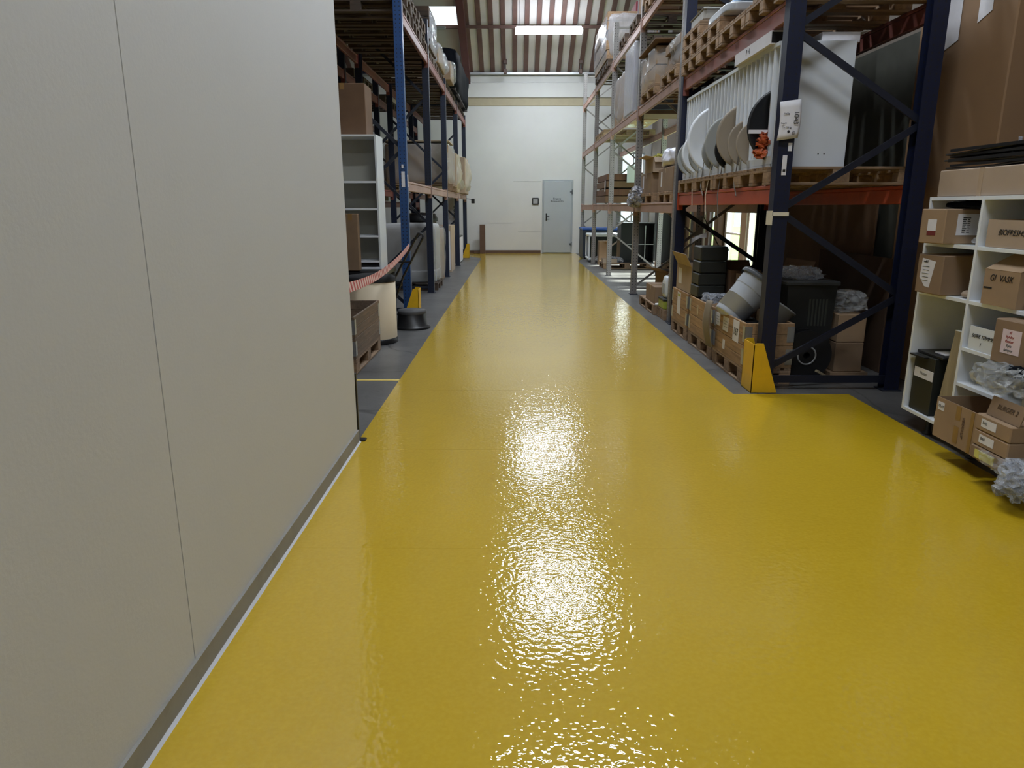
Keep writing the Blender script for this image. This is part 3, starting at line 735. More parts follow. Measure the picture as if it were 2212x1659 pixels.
for i, (y, z) in enumerate(((11.0, 3.74), (13.9, 3.74), (17.0, 3.74))):
    for k in range(2):
        pallet((-3.45, y + k * .9, z), ('near', 'far')[k] + ' dark pallet on the back row, ' + ('first', 'second', 'third')[i] + ' bay at top left', 0, 'dark pallets on the back left row', detail=False, old=True)
carton((-3.45, 13.6, 1.64), (.9, .8, .7), 'brown carton on the middle level of the back left row', 0, CARD4)
carton((-3.45, 16.9, 1.64), (.9, 1.0, .8), 'dark brown carton further back on the back left row', 0, CARD4)
carton((-3.45, 13.6, 0), (.9, 1.1, .8), 'brown carton on the floor under the back left row', 0, CARD2)

# ================================================================== right rack, first bay
G3 = 'crates of pallet collars along the right rack'
specs = [(6.475, .95, .42), (7.50, .95, .80), (8.48, .80, .80)]
nm = ['nearest', 'middle', 'farthest']
for i, (y, W, D) in enumerate(specs):
    pallet((1.97 + D / 2, y, 0), 'pallet under the %s wooden crate by the right rack' % nm[i], 90, L=W, W=D)
    for k in range(2):
        c = collar((1.97 + D / 2, y, .145 + k * .197), D, W, '%s wooden collar of the %s crate by the right rack' % (('lower', 'upper')[k], nm[i]), G3)
        if k == 1:
            sz = (D, W)
            if i == 0:
                for j, (yy, ww, hh, tx) in enumerate(((.36, .15, .12, ''), (.10, .17, .13, ''), (-.22, .17, .19, '167'))):
                    sticker(c, 'x', sz, yy, .11 - j * .012, ww, hh)
                    if tx: text(c, tx, .09, (-D / 2 - .0022, yy, .075), FX, INK)
                    for q in range(3): MB().box((-D / 2 - .0022, yy - ww * .35, .13 - q * .025 - j * .01), (-D / 2 - .0016, yy + ww * .3, .134 - q * .025 - j * .01)).build('print_line', GREYD, c)
            if i == 2:
                sticker(c, 'x', sz, .03, .04, .16, .26)
                MB().box((-D / 2 - .0024, -.02, .12), (-D / 2 - .0016, .09, .15)).build('green_print', GREEN, c)
            if i == 1: sticker(c, 'x', sz, .12, .08, .05, .10, TAPECLR, 'tape_patch'); sticker(c, 'x', sz, -.24, -.01, .05, .09, TAPECLR, 'tape_patch')
        elif i == 0: sticker(c, 'x', (D, W), .12, .10, .07, .09)
# card lining sheets between crates
t = T('bent_cardboard_sheet', 'curved grey cardboard sheet hanging between the near and middle crates', 'cardboard sheet', (1.952, 6.99, .16))
MB().grid(lambda u, v: (-.012 - .05 * math.sin(v * 2.6) * (1 - .3 * u), -.14 + u * .30 * (1 - .35 * abs(v - .45)), v * .46 - .02 * u), 8, 12).build('sheet', mat('grey_card', (128, 116, 98), .8, .08), t, solid=.006)
# tilted grey bin and its neighbours in the nearest crate
t = T('plastic_bin', 'big light grey round bin lying tilted in the nearest crate', 'bin', (1.99, 6.62, .50), rot=(R(-12), R(42), R(-10)))
MB().lathe([(0, 0), (.134, 0), (.136, .001), (.142, .012), (.143, .02)] + [(.143 + .022 * k / 8, .02 + .28 * k / 8) for k in range(1, 9)] + [(.1652, .302), (.1715, .306), (.172, .312), (.175, .36), (.178, .415), (.180, .42), (.190, .425), (.190, .44), (.168, .44), (.150, .05), (0, .04)], 48).build('body', GREYPL, t)
MB().lathe([(.20, .41), (.205, .43), (.20, .455), (.17, .458), (0, .455)], 48).build('rim', GREYD, t)
t = T('plastic_tub', 'grey plastic tub half hidden under the tilted bin', 'tub', (2.20, 6.22, .40), rot=(0, R(35), 0))
MB().lathe([(0, 0), (.09, 0), (.105, .28), (.115, .285), (.115, .30), (.10, .30), (.085, .02)], 32).build('body', mat('mid_grey_plastic', (120, 122, 124), .35, .05), t)
tag(MB().blob((2.17, 6.55, .40), (.34, .7, .12), 4, .05, 31, 10).build('black_sack', BLACKF), 'black sack at the bottom of the nearest crate', 'sack')
c = carton((2.62, 7.29, .545), (.5, .58, .28), 'torn brown cardboard box leaning behind the tilted bin', 8, CARD2, opened=True, flaps=(('y-', 80, .12), ('x+', 75, .16)))
tag(MB().blob((2.12, 7.55, .545), (.18, .3, .10), 3, .06, 33, 10).build('foil_scrap', FILMS), 'crumpled silver foil in the middle crate', 'foil')
tag(MB().blob((2.3, 7.6, .46), (.6, .7, .14), 4, .04, 34, 10).build('packing_fill', CARDIN), 'brown packing filling the middle crate', 'packing')
# boxes on the farthest crate
c = carton((2.20, 8.42, .542), (.42, .74, .30), 'pale open cardboard box on the farthest crate', 0, CARD3, opened=True, flaps=(('x-', 62, .16), ('y-', -60, .12)))
sticker(c, 'x', (.42, .74), .18, .16, .16, .18)
for k in range(4):
    b = tag(MB().box((1.98 + .005 * k, 7.72, .545 + k * .131), (2.28 + .003 * k, 8.04, .545 + k * .131 + (.125 if k < 3 else .15)), .012).build('black_crate', BINB), '%s of the four flat black boxes stacked by the farthest crate' % ('lowest', 'second', 'third', 'topmost')[k], 'box', 'flat black boxes on the crates')
carton((2.46, 7.78, .545), (.32, .34, .30), 'small dark brown carton right of the black boxes', 0, CARD4, opened=True, flaps=(('y+', 55, .1),))
tag(MB().grid(lambda u, v: (2.02 + u * .16, 8.28 + .05 * math.sin(u * 4), 1.09 + .10 * u + v * .08 * (1 - u) + .03 * math.sin(v * 5)), 8, 6).build('paper_scrap', PAPER), 'white paper sticking up behind the black boxes', 'paper')
# pallets on the floor beyond
pallet((2.42, 9.82, 0), 'low pallet just beyond the farthest crate', 90, L=.5, W=.8)
pallet((2.38, 10.7, 0), 'floor pallet holding small brown boxes under the grey rack', 90, L=1.2, W=.8)
c = carton((2.16, 10.55, .145), (.3, .70, .24), 'small brown box on the floor pallet under the grey rack', 0, CARD2)
c = carton((2.40, 9.90, .145), (.2, .2, .08), 'flat dark box beside the small brown box on the floor pallet', 0, CARD4, tape=None)
t = T('white_canister', 'white plastic canister on the low pallet', 'canister', (2.13, 9.80, .285))
MB().blob((0, 0, .15), (.17, .22, .30), 5, .006, 41, 12).build('body', WHITE, t); MB().box((-.092, -.07, .06), (-.084, .07, .2)).build('label', mat('grey_label', (150, 156, 164), .5, .25, 25), t); MB().lathe([(.03, .29), (.03, .325), (0, .325)], 16).build('cap', GREYD, t)
t = T('paint_bucket', 'green-labelled flat box under the white canister', 'box', (2.15, 9.80, .146))
MB().box((-.13, -.17, 0), (.13, .17, .135), .01).build('body', GREEN, t); MB().box((-.135, -.175, .105), (.135, .175, .138), .006).build('lid', BINB, t)
tag(MB().grid(lambda u, v: (1.98 + u * .25, 9.99 + v * .06, .16 + .02 * math.sin(5 * v) + .03 * u), 6, 6).build('magazine', PAPER), 'white papers lying on the low pallet', 'paper')
c = carton((2.55, 11.3, .145), (.45, .5, .36), 'open brown box with lifted flaps on the floor pallet', 20, CARD2, opened=True, flaps=(('x-', 20, .25), ('y-', 25, .2), ('x+', 60, .2)))

# inside the first bay, seen through the end frame
t = T('black_container', 'large black plastic container behind the near navy post', 'container', (2.69, 6.62, 0))
mb = MB(); mb.prismy([(-.23, .04), (.14, .04), (.18, .82), (-.26, .82)], -.28, .28); mb.build('body', mat('dark_bin', (30, 31, 30), .5, .12), t)
MB().box((-.28, -.30, .82), (.20, .30, .86), .01).build('lid', mat('dark_lid', (52, 54, 54), .5, .1), t)
for k in range(6): MB().box((-.06 + k * .03, -.284, .46), (-.045 + k * .03, -.28, .70)).build('rib', mat('dark_bin_rib', (58, 60, 54), .4, .1), t)
tag(MB().blob((2.64, 6.62, .905), (.34, .36, .09), 3, .05, 44, 12).build('clear_plastic_sheet', FILMS), 'crumpled clear plastic on the black container', 'plastic sheet')
t = T('cable_reel', 'black reel with a pale ring standing under the diagonal brace', 'reel', (2.56, 6.17, .235))
def disc(r, y0, y1, n=40, hole=.03):
    m_ = MB(); O = Matrix.Rotation(R(90), 4, 'X'); m_.M = O
    m_.lathe([(hole, -y1), (r, -y1), (r, -y0), (hole, -y0), (hole, -y1)], n, smooth=False); return m_
disc(.22, -.06, -.045).build('flange', BLACK, t); disc(.22, .045, .06).build('flange', BLACK, t); disc(.13, -.045, .045).build('drum', BLACK, t)
m_ = MB(); m_.M = Matrix.Rotation(R(90), 4, 'X'); m_.lathe([(.072, .060), (.085, .060), (.085, .066), (.072, .066), (.072, .060)], 32); m_.build('ring', mat('pale_ring', (150, 150, 150), .4), t)
carton((3.02, 6.55, .045), (.25, .5, .27), 'lower brown box beside the black container in the near bay', 0, CARD2)
carton((3.02, 6.55, .318), (.25, .5, .25), 'upper brown box beside the black container in the near bay', 0, CARD)
tag(B((2.86, 6.28, .002), (3.2, 6.85, .043)).build('base_board', WOODX), 'wooden board under the two brown boxes in the near bay', 'board')
tag(MB().blob((3.02, 6.55, .66), (.30, .40, .18), 3.5, .04, 45, 12).build('plastic_bag', FILM), 'clear plastic bag on the two brown boxes', 'bag')
tag(MB().bar((2.62, 6.02, .12), (2.74, 6.05, .05), .03, .02).build('wood_offcut', WOODL), 'small pale wood offcut by the reel', 'wood')
# big sheets standing behind the bay
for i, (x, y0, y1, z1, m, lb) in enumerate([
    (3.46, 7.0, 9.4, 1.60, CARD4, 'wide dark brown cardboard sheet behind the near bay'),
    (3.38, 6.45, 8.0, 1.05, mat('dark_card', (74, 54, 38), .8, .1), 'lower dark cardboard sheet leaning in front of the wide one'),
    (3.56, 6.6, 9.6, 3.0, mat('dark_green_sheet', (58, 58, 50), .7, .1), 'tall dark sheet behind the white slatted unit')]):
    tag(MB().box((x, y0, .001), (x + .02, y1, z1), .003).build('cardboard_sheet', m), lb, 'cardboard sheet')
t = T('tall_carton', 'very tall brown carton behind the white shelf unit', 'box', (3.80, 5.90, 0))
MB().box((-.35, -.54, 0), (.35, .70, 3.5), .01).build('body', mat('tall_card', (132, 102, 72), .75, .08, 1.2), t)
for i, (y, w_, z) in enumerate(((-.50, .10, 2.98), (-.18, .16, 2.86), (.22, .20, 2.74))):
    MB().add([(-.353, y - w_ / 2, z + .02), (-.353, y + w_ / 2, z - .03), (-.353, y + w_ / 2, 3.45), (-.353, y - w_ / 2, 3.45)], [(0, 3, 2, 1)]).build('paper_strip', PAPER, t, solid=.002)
# boards and posts by the windows
for i, (x, y, w_, z1, m, lb) in enumerate([
    (3.62, 12.62, .60, 2.1, CARD2, 'pale brown board standing just left of the bright windows'),
    (3.60, 13.4, .32, 2.3, WOODB, 'dark stained board standing between two brown boards'),
    (3.60, 14.1, .60, 2.2, CARD4, 'brown panel standing left of the dark stained board'),
    (4.25, 15.35, .18, 2.4, WOODB, 'dark wooden post between the windows'),
    (4.1, 17.1, .5, 2.6, CARD2, 'pale brown panel beyond the middle of the right wall'),
    (3.95, 17.32, .42, 2.2, BLACKF, 'black panel standing beyond the brown one'),
    (3.8, 22.2, .35, 2.5, WOODB, 'dark wooden board standing near the far right corner')]):
    tag(MB().box((x, y, .001), (x + .03, y + w_, z1), .003).build('standing_board', m), lb, 'board')
t = T('white_pipe', 'white pipe standing upright by the window boards', 'pipe', (3.5, 13.0, 0)); MB().tube([(0, 0, 0), (0, 0, 1.9)], .03, 14).build('body', WHITE, t); MB().tube([(0, 0, 1.9), (0, 0, 1.95)], .036, 14).build('socket', WHITE, t)
t = T('steel_cable', 'thin dark cable hanging from the orange beam', 'cable', (2.05, 8.0, 1.5)); MB().tube([(0, 0, .17), (.02, .02, -.1), (.3, .3, -.45), (.5, .6, -.5)], .006, 6).build('wire', BLACK, t)

# white slatted unit on level one
for i, y in enumerate((6.365, 7.17, 7.975, 8.78)):
    pallet((2.63, y, 1.672), ('nearest', 'second', 'third', 'farthest')[i] + ' pallet under the white slatted unit', 0, 'pallets under the white slatted unit', L=1.2, W=.8)
UX0, UX1, UY0, UY1, UZ0, UZ1 = 2.08, 2.68, 6.05, 9.18, 1.818, 2.765
t = T('slatted_sorting_unit', 'long white unit with upright dividers on the first level of the navy rack', 'sorting unit', (UX0, UY0, UZ0))
L_, D_, H_ = UY1 - UY0, UX1 - UX0, UZ1 - UZ0
MB().box((0.01, 0, 0), (D_, .022, H_), .002).build('end_panel', WHITEG, t); MB().box((.01, L_ - .022, 0), (D_, L_, H_), .002).build('end_panel', WHITEG, t)
MB().box((0, .022, 0), (D_, L_ - .022, .022)).build('bottom', WHITE, t); MB().box((0, 0, .022), (.018, L_, .085), .002).build('front_rail', WHITE, t)
MB().box((.0, .022, H_ - .03), (D_, L_ - .022, H_)).build('top', WHITE, t); MB().box((D_ - .012, .022, .022), (D_, L_ - .022, H_ - .03)).build('back_panel', WHITEG, t)
for i in range(26):
    y = .03 + (i + .8) * .1155
    MB().box((.004, y, .085), (D_ - .012, y + .018, H_ - .03), .001).build('divider', WHITE2, t)
for q in (.60, .63): 
    for dz in (.10, H_ - .12): MB().lathe([(.006, 0), (0, .001)], 10).build('screw_hole', INK, t).matrix_local = Matrix.Translation((.38 + (q - .60) * 1.6, -.0005, dz)) @ Matrix.Rotation(R(90), 4, 'X')
text(t, '1234', .022, (.10, -.001, .62), FY, GREYD, shear=.3)
# round trays standing in its slots
trays = [(.17, .30, BLACK, 'black round tray with a white band, nearest in the slatted unit', .36), (.62, .20, TAUPE, 'small taupe tray second in the slatted unit', .24), (.78, .22, TAUPE, 'taupe tray third in the slatted unit', .27),
         (1.02, .30, TAUPE, 'large taupe tray in the middle of the slatted unit', .36), (1.30, .20, BLACK, 'black tray leaning in the slatted unit', .22), (1.52, .28, GREYT, 'grey tray right of the white basin', .32), (1.75, .22, GREYT, 'smaller grey tray beside the white basin', .26),
         (2.05, .36, WTRAY, 'big white round basin in the slatted unit', .40), (2.30, .22, GREYT, 'thin grey tray left of the white basin', .25), (2.50, .26, WTRAY, 'white tray near the far end of the slatted unit', .28), (2.70, .24, GREYT, 'grey tray beside the far white tray', .28), (2.92, .22, GREYT, 'farthest grey tray of the slatted unit', .24)]
for i, (y, r, m, lb, z) in enumerate(trays):
    y = .03 + (round((y - .12) / .1155) + .8) * .1155 + .05
    tr = T('round_tray', lb, 'tray', (UX0 + r * .45, UY0 + y, UZ0 + .03 + r), 0, 'round trays in the slatted unit')
    m_ = MB(); m_.M = Matrix.Rotation(R(90), 4, 'X')
    m_.lathe([(0, -.006), (r * .80, -.006), (r * .93, .012), (r, .014), (r, .020), (r * .92, .018), (r * .79, .0), (0, 0)], 40); m_.build('dish', m, tr)
    if i == 0: MB().box((-r * .95, -.0235, -.06), (-r * .1, -.0205, -.03)).build('band', PAPER, tr)
tag(MB().blob((UX0 - .03, UY0 + .16, UZ0 + .17), (.07, .12, .16), 3, .05, 51, 10, flat=False, fscale=14).build('orange_rag', COPPER), 'crumpled orange foil hanging at the front of the slatted unit', 'foil')
for i, (y, ln, m) in enumerate(((2.35, .30, WSTRAP), (1.78, .40, WSTRAP), (1.35, .42, TWINE), (.85, .22, TWINE), (2.1, .2, TWINE))):
    tag(MB().tube([(UX0 - .005, UY0 + y, UZ0 + .18), (UX0 - .025, UY0 + y - .02, UZ0 + .02), (UX0 - .05, UY0 + y - .03 * (i - 1), UZ0 - ln * .5), (UX0 - .05, UY0 + y - .05 * i, UZ0 - ln)], .005, 6).build('hanging_strap', m),
        ('white strap hanging furthest along the slatted unit', 'white strap hanging down past the orange beam', 'long dark strap hanging past the orange beam', 'short dark strap nearest the navy post', 'short dark strap under the white basin')[i], 'strap', 'straps hanging off the slatted unit')
# things on top of the slatted unit
t = T('white_flat_box', 'white oblong box with open black end on the slatted unit', 'box', (2.165, 6.66, 2.768))
MB().box((-.12, -.48, 0), (-.113, .48, .098)).box((.113, -.48, 0), (.12, .48, .098)).box((-.113, -.48, 0), (.113, .48, .006)).box((-.113, -.48, .092), (.113, .48, .098)).build('sleeve', PAPER, t)
MB().box((-.11, -.465, .008), (.11, .46, .090)).build('contents', BLACK, t); text(t, 'P  4', .07, (-.122, .1, .05), FX, GREYD)
for i, (y, r, m) in enumerate(((7.45, .22, GREYD), (8.1, .24, GREYT), (8.7, .22, GREYD))):
    for k in range(2 + (i == 0)):
        tag(MB().lathe([(0, 0), (r * .8, 0), (r, .03), (r * 1.02, .03), (r * .82, .012), (0, .012)], 32, (2.36, y, 2.767 + .032 * k)).build('stacked_tray', m), '%s tray of the %s pile lying on the slatted unit' % (('lowest', 'second', 'third')[k], ('nearest', 'middle', 'far')[i]), 'tray', 'trays lying on the slatted unit')
c = carton((2.58, 6.25, 2.767), (.30, .26, .075), 'crushed white carton on the near end of the slatted unit', 0, PAPER, opened=True, flaps=(('x+', 10, .08),), name='white_carton')
tag(MB().blob((2.72, 6.30, 2.80), (.12, .14, .06), 3, .03, 61, 8).build('paper_wad', PAPER), 'crumpled white wrapping beside the crushed white carton', 'paper')
# top level of the navy rack
for i, y in enumerate((6.35, 7.18, 8.0, 8.8)):
    for k in range(3 if i == 3 else (2 if i != 1 else 1)):
        if i == 0 and k == 1: continue
        pallet((2.60, y, 3.022 + k * .146), ('bottom', 'middle', 'top')[k] + ' pallet of the ' + ('nearest', 'second', 'third', 'farthest')[i] + ' stack on the top of the navy rack', 0, 'pallets on the top of the navy rack', L=1.2, W=.8)
carton((2.35, 6.4, 3.17), (.6, .7, .5), 'brown carton on the nearest top pallet of the navy rack', 0, CARD2)
t = T('blue_tray_bin', 'pale blue and white plastic tray on the top right pallets', 'tray', (2.30, 7.85, 3.315))
MB().blob((0, 0, .05), (.55, .8, .10), 7, .004, 3, 12).build('tray', GREYPL, t); MB().blob((.03, -.1, .125), (.42, .55, .05), 5, .004, 3, 12).build('lid', BLUEPL, t)
t = T('plastic_crate', 'grey plastic crate behind the pale blue tray', 'crate', (2.25, 8.75, 3.462))
MB().box((-.2, -.3, 0), (.2, .3, .14), .03).build('body', mat('dull_crate', (150, 146, 138), .5, .06), t); MB().box((-.21, -.31, .12), (.21, .31, .14), .01).build('rim', GREYT, t)

# ================================================================== right grey rack goods
pallet((2.66, 10.15, 1.562), 'nearest pallet on the first level of the grey rack', 0, L=1.2, W=.95)
pallet((2.66, 11.6, 1.562), 'second pallet on the first level of the grey rack', 0, L=1.2, W=1.2)
c = carton((2.36, 11.75, 1.708), (.55, .95, .30), 'brown carton left on the grey rack pallet', 0, CARD2); sticker(c, 'x', (.55, .95), .2, .17, .08, .2)
c = carton((2.36, 10.25, 1.708), (.55, .95, .32), 'brown carton right on the grey rack pallet under the white bag', 0, CARD2); sticker(c, 'x', (.55, .95), .25, .17, .08, .2)
c = carton((2.34, 11.55, 2.011), (.50, .70, .22), 'open carton with yellow paper on the left carton', 0, CARD3, opened=True, flaps=(('y+', 20, .2), ('y-', -50, .1), ('x-', 10, .12)))
tag(MB().blob((2.30, 11.7, 2.20), (.24, .3, .16), 3, .06, 71, 10).build('yellow_paper', YELP), 'yellow paper poking out of the open carton', 'paper')
tag(MB().blob((2.34, 10.3, 2.16), (.52, .95, .27), 4, .05, 72, 12).build('white_bag', mat('white_bag', (222, 222, 234), .4, .03)), 'white bag with faint drawings on the right carton', 'bag')
tag(MB().blob((2.03, 12.2, 1.66), (.22, .4, .30), 2.6, .08, 73, 12, flat=False).build('plastic_bag', FILMW), 'crumpled clear bag hanging over the grey rack beam', 'bag')
t = T('brown_stack', 'stack of long dark brown boards on the first level of the grey rack', 'board stack', (2.62, 18.2, 1.60))
for k in range(4): MB().box((-.5 + .01 * k, -1.0, .16 * k + .02 * (k > 1)), (.5, 1.0, .16 * k + .145 + .02 * (k > 1)), .006).build('layer', WOODB if k % 2 else CARD4, t)
MB().box((-.503, -.95, .25), (-.499, -.8, .5)).build('label_strip', PAPER, t)
tag(B((2.6, 17.16, 2.05), (2.78, 17.17, 2.42)).build('hanging_paper', WHITEG), 'pale sheet hanging in front of the dark board stack', 'paper')
for i in range(2): pallet((2.66, 17.8 + 1.0 * i, 3.102), ('near', 'far')[i] + ' pallet on the second level of the grey rack beyond the wrapped panels', 0, detail=False)
# second level
pallet((2.62, 10.1, 3.102), 'near pallet on the second level of the grey rack', 0, L=1.2, W=1.0, old=False)
pallet((2.62, 11.6, 3.102), 'middle pallet on the second level of the grey rack', 0, L=1.2, W=1.2)
wrapped((2.62, 10.2, 3.25), (1.1, 1.0, .40), 'crumpled brown film-wrapped heap on the near grey rack pallet', CARD2, FILM, 81, amp=.10, slabs=3)
wrapped((2.60, 11.7, 3.25), (1.2, 1.25, .52), 'brown wrapped carton stack on the middle grey rack pallet', CARD, FILM, 82, amp=.06, slabs=2)
tag(MB().box((1.98, 10.9, 3.80), (3.0, 12.3, 3.82), .004).build('cover_board', CARD4), 'flat dark board on the brown wrapped stack', 'board')
t = wrapped((2.42, 15.1, 3.105), (.72, 1.5, .95), 'tall wrapped grey and brown panel pack on the second level of the grey rack', CARD, FILMS, 83, amp=.05, e=7)
tag(MB().box((2.04, 13.15, 3.11), (2.14, 14.2, 4.25), .02).build('wrapped_board', FILMW), 'pale wrapped panel standing upright on the grey rack', 'panel')
tag(MB().box((2.25, 12.9, 3.11), (3.1, 12.95, 4.05), .01).build('slate_panel', SLATE), 'dark slate panel standing on the grey rack second level', 'panel')
carton((2.65, 13.8, 3.105), (.8, .7, .5), 'brown carton behind the slate panel', 0, CARD4)
# third level
for i in range(3): pallet((2.62, 9.98 + .9 * i, 4.452), ('near', 'middle', 'far')[i] + ' pallet on the top level of the first grey bay', 0, 'pallets on the top level of the first grey bay', detail=False)
for k in range(2): pallet((2.62, 12.0, 4.60 + .146 * k), ('lower', 'upper')[k] + ' pallet stacked above the far top pallet of the grey rack', 0, detail=False)
for i, y in enumerate((13.3, 14.6)): pallet((2.62, y, 4.452), ('near', 'far')[i] + ' pallet on the top level of the second grey bay', 0, detail=False, old=True)
t = T('slatted_screen', 'grey slatted metal panel standing on the top of the grey rack', 'slatted panel', (2.3, 14.6, 4.60))
for k in range(14): MB().box((.05 * k, 0, .02), (.05 * k + .02, .02, .86)).build('slat', mat('dull_metal', (120, 114, 116), .5), t)
MB().box((-.02, -.004, 0), (.72, .024, .03)).box((-.02, -.004, .86), (.72, .024, .89)).build('rail', mat('dull_metal', (120, 114, 116)), t)
carton((2.5, 13.2, 4.60), (.7, .6, .45), 'dark carton on the top of the second grey bay', 0, CARD4)
for i, y in enumerate((16.9, 17.8, 18.6)): pallet((2.60, y, 4.452), ('near', 'middle', 'far')[i] + ' pallet under the silvery plank stack on the top of the grey rack', 0, detail=False, old=True)
wrapped((2.52, 17.75, 4.60), (1.15, 2.5, .95), 'silvery film-wrapped plank stack on the top of the grey rack', WOODP, FILMS, 91, amp=.06, slabs=5)
tag(MB().box((2.62, 16.9, 5.58), (3.1, 17.6, 5.82), .01).build('red_crate', PURPLE), 'dark red crate on the silvery plank stack', 'crate')

# floor of the grey rack
t = T('blue_top_cabinet', 'navy cabinet with blue top by the far wall on the right', 'cabinet', (2.55, 21.9, 0))
MB().box((-.55, -.6, .05), (.55, .6, .84), .01).build('body', NAVYC, t); MB().box((-.57, -.62, .84), (.57, .62, .90), .01).build('top', BLUETOP, t); MB().box((-.5, -.55, 0), (.5, .55, .05)).build('plinth', BLACK, t)
t = T('glass_display_case', 'white-framed dark display case in front of the navy cabinet', 'display case', (2.48, 20.45, 0))
MB().box((-.40, -.40, .14), (.40, .40, .68)).build('dark_pane', mat('dark_glass', (44, 48, 46), .15), t)
for a, b in (((-.44, -.44, .70), (.44, .44, .78)), ((-.44, -.44, .06), (.44, .44, .13))): MB().box(a, b, .02).build('rim', WHITE, t)
for sx in (-1, 1):
    for sy in (-1, 1): MB().box((sx * .44, sy * .44, .13), (sx * .40, sy * .40, .70), .008).build('corner_post', WHITE, t)
MB().box((-.36, -.36, 0), (.36, .36, .06)).build('plinth', BLACK, t)
pallet((2.80, 18.3, 0), 'grey pallet on the floor under the black cabinet', 0, L=1.2, W=.9); pallet((4.02 - .02, 18.3, 0), 'second floor pallet beside the right wall', 0, L=.7, W=.9)
t = T('black_cabinet', 'black open metal cabinet standing on the floor pallet', 'cabinet', (3.05, 18.3, .146))
MB().box((-.42, .30, 0), (.42, .32, .95)).box((-.42, -.3, 0), (-.40, .30, .95)).box((.40, -.3, 0), (.42, .30, .95)).box((-.40, -.3, 0), (.40, .30, .02)).build('carcass', BLACKM, t)
MB().box((-.44, -.32, .95), (.44, .34, .975), .004).build('top', BLACKM, t)
MB().box((-.25, -.31, .44), (.40, -.29, .455)).build('rail', METAL, t); MB().box((.18, -.31, .03), (.20, -.29, .90)).build('divider', METAL, t)
t = T('black_locker', 'second black cabinet right of the open one', 'cabinet', (3.86, 18.25, .146)); MB().box((-.3, -.3, 0), (.3, .3, 1.5), .01).build('body', BLACKM, t); MB().box((-.27, -.312, .03), (.27, -.30, 1.46), .004).build('door', BLACK, t)
carton((2.40, 19.3, 0), (.34, .34, .62), 'upright brown carton before the display case', 0, CARD, tape='y')
c = carton((2.37, 18.08, .145), (.34, .42, .10), 'white and brown tray box on the grey floor pallet', 0, CARD3, opened=True)
tag(MB().blob((2.55, 18.1, .145 + .06), (.3, .3, .12), 3, .05, 95, 10).build('plastic_sheet', FILMW), 'clear plastic sheet beside the tray box', 'plastic sheet')

# ================================================================== white shelf unit on the right, nearest
SX = 2.75; SD = .40
t = T('shelf_unit', 'white open shelf unit full of cartons at the right edge', 'shelf unit', (SX, 0, 0))
YU = [4.86, 4.315, 3.71, 3.10]; lv = [.135, .445, .665, .95, 1.272, 1.562]
for i, y in enumerate(YU): MB().box((0, y - .011, .115), (SD, y + .011, 1.562), .001).build('upright_panel', WHITE2, t)
for ci, (a, b) in enumerate(zip(YU, YU[1:])):
    for k, z in enumerate(lv):
        if ci == 0 and k in (1, 2): continue
        MB().box((.001, b + .011, z - .022), (SD - .008, a - .011, z), .001).build('shelf', WHITE2, t)
MB().box((SD - .008, YU[-1], .115), (SD, YU[0], 1.562)).build('back_panel', mat('shelf_back_olive', (150, 150, 130), .6, .04), t)
for y in (4.62, 4.14, 3.3):
    for x in (.06, SD - .06): MB().lathe([(.032, 0), (.034, .01), (.02, .025), (.02, .113)], 14, (x, y, 0)).build('leg', BLACK, t)
# top of the unit
c = carton((2.95, 4.18, 1.563), (.36, 1.30, .165), 'long wrapped brown carton on top of the white shelf unit', 0, CARD3, tape=None)
for yy in (.22, -.38): MB().box((-.182, yy - .02, .0), (-.179, yy + .02, .168)).box((-.182, yy - .02, .165), (.18, yy + .02, .168)).build('tape', TAPECLR, c)
text(c, 'FRAGILE', .03, (-.182, -.22, .12), FX, TAPE); text(c, 'KARTON', .025, (-.182, -.22, .05), FX, TAPE)
for k in range(4):
    tr = T('black_flat_tray', ('lowest', 'second', 'third', 'topmost')[k] + ' of the warped black trays on the long carton', 'tray', (2.96, 4.06 + .02 * math.sin(k * 2), 1.732 + k * .03), 3 * math.sin(k * 3), 'warped black trays on top of the shelf unit')
    kk = k
    MB().grid(lambda u, v: (-.17 + .34 * u, -.65 + 1.4 * v, .012 + .010 * math.sin(v * 6 + kk * 1.7) + .006 * math.sin(u * 5 + kk)), 6, 18).build('sheet', BLACK, tr, solid=.010)
    MB().box((-.175, -.62, .016), (-.165, .70, .034 if k % 2 else .03)).build('rim', BLACK, tr)
for i, (y, z) in enumerate(((4.13, 1.865), (4.24, 1.80))):
    tag(MB().lathe([(0, 0), (.04, .0), (.042, .012), (.022, .030), (.012, .045), (.010, .075), (.012, .085), (0, .088)], 20, (2.86, y, z)).build('wrapped_finial', FILMS), ('upper', 'lower')[i] + ' silvery bell-shaped piece on the black trays', 'ornament')
# column one cartons
c = carton((2.86, 4.66, 1.273), (.40, .24, .215), 'brown carton with a barcode label jutting from the upper shelf', 4, CARD, tape=None)
sticker(c, 'x', (.40, .24), .0, .115, .085, .07); sticker(c, 'x', (.40, .24), .0, .065, .085, .028, mat('dark_red', (110, 40, 40), .6), 'red_band')
sticker(c, 'y', (.40, .24), .02, .12, .28, .13)
for k in range(9):
    MB().box((-.085, -.1222, .07 + k * .011), (-.065 + .004 * (k % 3), -.1217, .077 + k * .011)).build('barcode', INK, c)
    MB().box((-.055, -.1222, .07 + k * .011), (-.035 - .004 * (k % 2), -.1217, .075 + k * .011)).build('barcode', INK, c)
MB().box((.02, -.1222, .07), (.028, -.1217, .175)).build('print_bar', INK, c)
tag(MB().blob((2.95, 4.6, 1.512), (.36, .42, .045), 4, .015, 101, 10).build('black_bag', BLKFILM), 'black plastic squeezed above the barcode carton', 'bag')
tag(MB().blob((2.92, 4.40, 1.30), (.25, .09, .05), 3, .02, 102, 8).build('plastic_wrap', FILM), 'bit of clear plastic beside the barcode carton', 'plastic')
